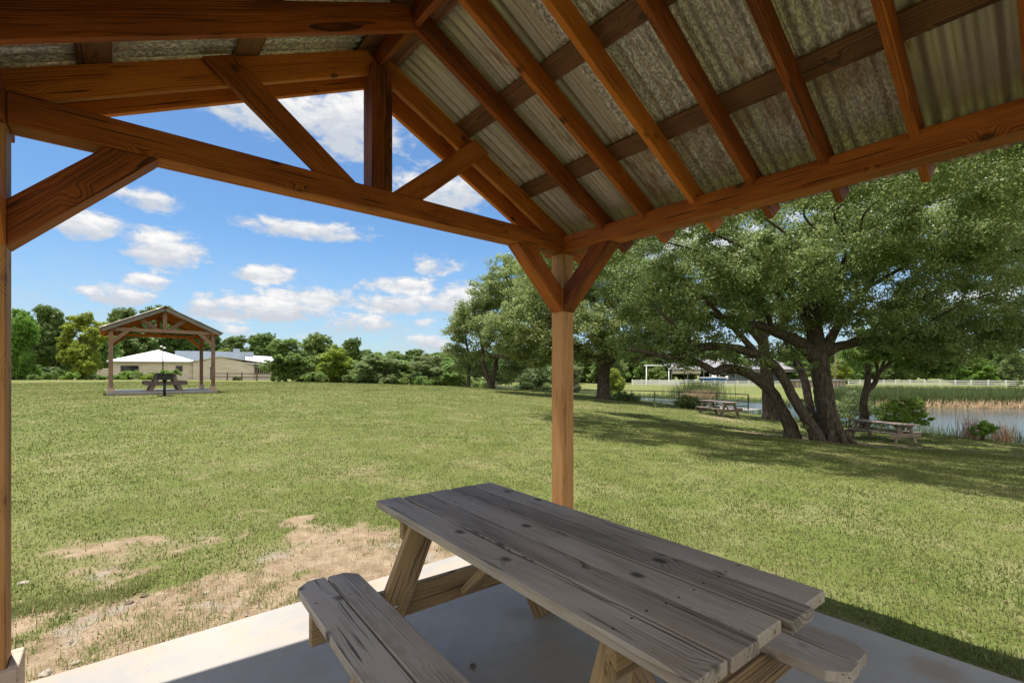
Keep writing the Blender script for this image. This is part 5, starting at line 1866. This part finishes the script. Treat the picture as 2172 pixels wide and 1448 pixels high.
# ------------------------------------------------------------------ sun and sky
EL = math.atan2(1, math.hypot(.187, .048))
sd = (Ud * .187 - Vd * .048 + Vector((0, 0, 1))).normalized()
sun_d = bpy.data.lights.new('sun', 'SUN')
sun_d.energy = 3.8
sun_d.angle = math.radians(.55)
sun_d.color = (1, .965, .91)
sun = bpy.data.objects.new('sun', sun_d)
COL.objects.link(sun)
sun.rotation_euler = sd.to_track_quat('Z', 'Y').to_euler()
sun.location = (0, 0, 30)

w = bpy.data.worlds.new('World')
scene.world = w
w.use_nodes = True
nt = w.node_tree
nt.nodes.clear()
b = NB(nt)
sky = b.n('ShaderNodeTexSky')
sky.sky_type = 'NISHITA'
sky.sun_disc = False
sky.sun_elevation = EL
sky.sun_rotation = math.atan2(sd.x, sd.y) % (2 * PI)
sky.altitude = 200
sky.air_density = 1.0
sky.dust_density = .6
sky.ozone_density = 1.6
tc = b.n('ShaderNodeTexCoord')
dirv_ = tc.outputs['Generated']
sep = b.n('ShaderNodeSeparateXYZ')
b.put(sep.inputs[0], dirv_)
az = b.math('ARCTAN2', sep.outputs[0], sep.outputs[1])
el = b.math('ARCSINE', sep.outputs[2])
# clouds stand at compass bearings and heights above the horizon
CL = [(310, 420, 95, 26, .9), (175, 478, 90, 30, 1), (350, 535, 95, 48, 1.15), (395, 565, 60, 22, .7), (240, 625, 110, 26, 1.1), (315, 600, 60, 22, 1), (560, 655, 190, 34, 1.15), (655, 632, 120, 28, 1.1), (450, 645, 80, 28, 1), (655, 488, 145, 22, .95), (570, 585, 66, 22, 1),
      (850, 608, 95, 22, 1.05), (850, 645, 105, 28, 1.1), (985, 640, 80, 40, 1.1), (930, 560, 55, 24, .8), (915, 725, 50, 20, 1), (755, 680, 90, 28, .8), (610, 235, 190, 60, 1.0), (740, 250, 130, 75, 1.1), (500, 215, 130, 30, .8), (935, 400, 100, 50, 1.1), (590, 712, 70, 16, .7), (500, 700, 90, 20, .6), (890, 685, 60, 16, .7), (1500, 520, 300, 60, .9), (1900, 380, 300, 90, 1.0), (2100, 640, 260, 40, .9)]
fld = None
fup = None
for x_, y_, rx, ry, s in CL:
    d = Vector(((x_ - CX) / FPX, 1, (HY - y_) / FPX)).normalized()
    a0 = math.atan2(d.x, d.y)
    e0_ = math.asin(d.z)
    k = 1 + ((x_ - CX) / FPX) ** 2
    ra = rx / FPX / k * 1.05
    re = ry / FPX / math.sqrt(k) * 1.05
    t1 = b.math('MULTIPLY', b.math('SUBTRACT', az, a0), 1 / ra)
    t2 = b.math('MULTIPLY', b.math('SUBTRACT', el, e0_), 1 / re)
    rr = b.math('ADD', b.math('MULTIPLY', t1, t1), b.math('MULTIPLY', t2, t2))
    f_ = b.math('MULTIPLY', b.math('SUBTRACT', 1.0, b.math('MULTIPLY', rr, .62)), s)
    fld = f_ if fld is None else b.math('MAXIMUM', fld, f_)
    t3 = b.math('SUBTRACT', t2, .55)
    rr = b.math('ADD', b.math('MULTIPLY', t1, t1), b.math('MULTIPLY', t3, t3))
    f_ = b.math('MULTIPLY', b.math('SUBTRACT', 1.0, b.math('MULTIPLY', rr, .62)), s)
    fup = f_ if fup is None else b.math('MAXIMUM', fup, f_)
cv = b.n('ShaderNodeCombineXYZ')
b.put(cv.inputs[0], az)
b.put(cv.inputs[1], b.math('MULTIPLY', el, 2.0))
rear_fill = b.mapr(sep.outputs[1], .25, -.25)  # unseen sky behind the camera: bright cloud added to fill the shaded pavilion
n1 = b.noise(cv.outputs[0], 9, 6, .58, .3)
n2 = b.noise(cv.outputs[0], 30, 6, .62, .3)
top_ = b.math('SUBTRACT', fup, fld)
nn = b.math('ADD', b.math('MULTIPLY', b.math('SUBTRACT', n1, .5), 2.0), b.math('MULTIPLY', b.math('SUBTRACT', n2, .5), 1.5))
fld = b.math('ADD', b.math('MAXIMUM', fld, -.8), nn)
mask = b.mapr(fld, .26, .95)
# thin haze of cloud low down
hz = b.math('MULTIPLY', b.mapr(el, .0, .28, .62, 0), b.mapr(n1, .3, .65, .45, 1))
mask = b.math('MAXIMUM', mask, b.math('MULTIPLY', rear_fill, b.mapr(n1, .30, .5)))
mask = b.math('MULTIPLY', b.math('MAXIMUM', mask, hz), b.mapr(el, -.01, .02))
core = b.math('MULTIPLY', b.mapr(fld, .35, 1.2), b.mapr(b.math('ADD', top_, b.math('MULTIPLY', b.math('SUBTRACT', n2, .5), 1.2)), -.55, .35))
ccol = b.mix(core, (2.15, 2.3, 2.55), (3.5, 3.45, 3.4))
ccol = b.mix(rear_fill, ccol, (5.0, 4.8, 4.5))  # added fill cloud is brighter than the clouds in view
skyc = b.mix(1.0, sky.outputs[0], (.332, .455, .54), 'MULTIPLY')
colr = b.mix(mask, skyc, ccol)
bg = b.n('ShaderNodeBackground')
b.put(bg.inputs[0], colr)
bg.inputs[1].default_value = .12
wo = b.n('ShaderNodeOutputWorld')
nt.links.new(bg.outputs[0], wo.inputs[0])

# ------------------------------------------------------------------ render settings
vs_ = scene.view_settings
vs_.view_transform = 'Standard'
vs_.look = 'None'
vs_.exposure = 1.27
vs_.gamma = 1
scene.render.engine = 'CYCLES'
scene.cycles.max_bounces = 8
scene.cycles.diffuse_bounces = 5
scene.cycles.transmission_bounces = 4
scene.cycles.use_denoising = True
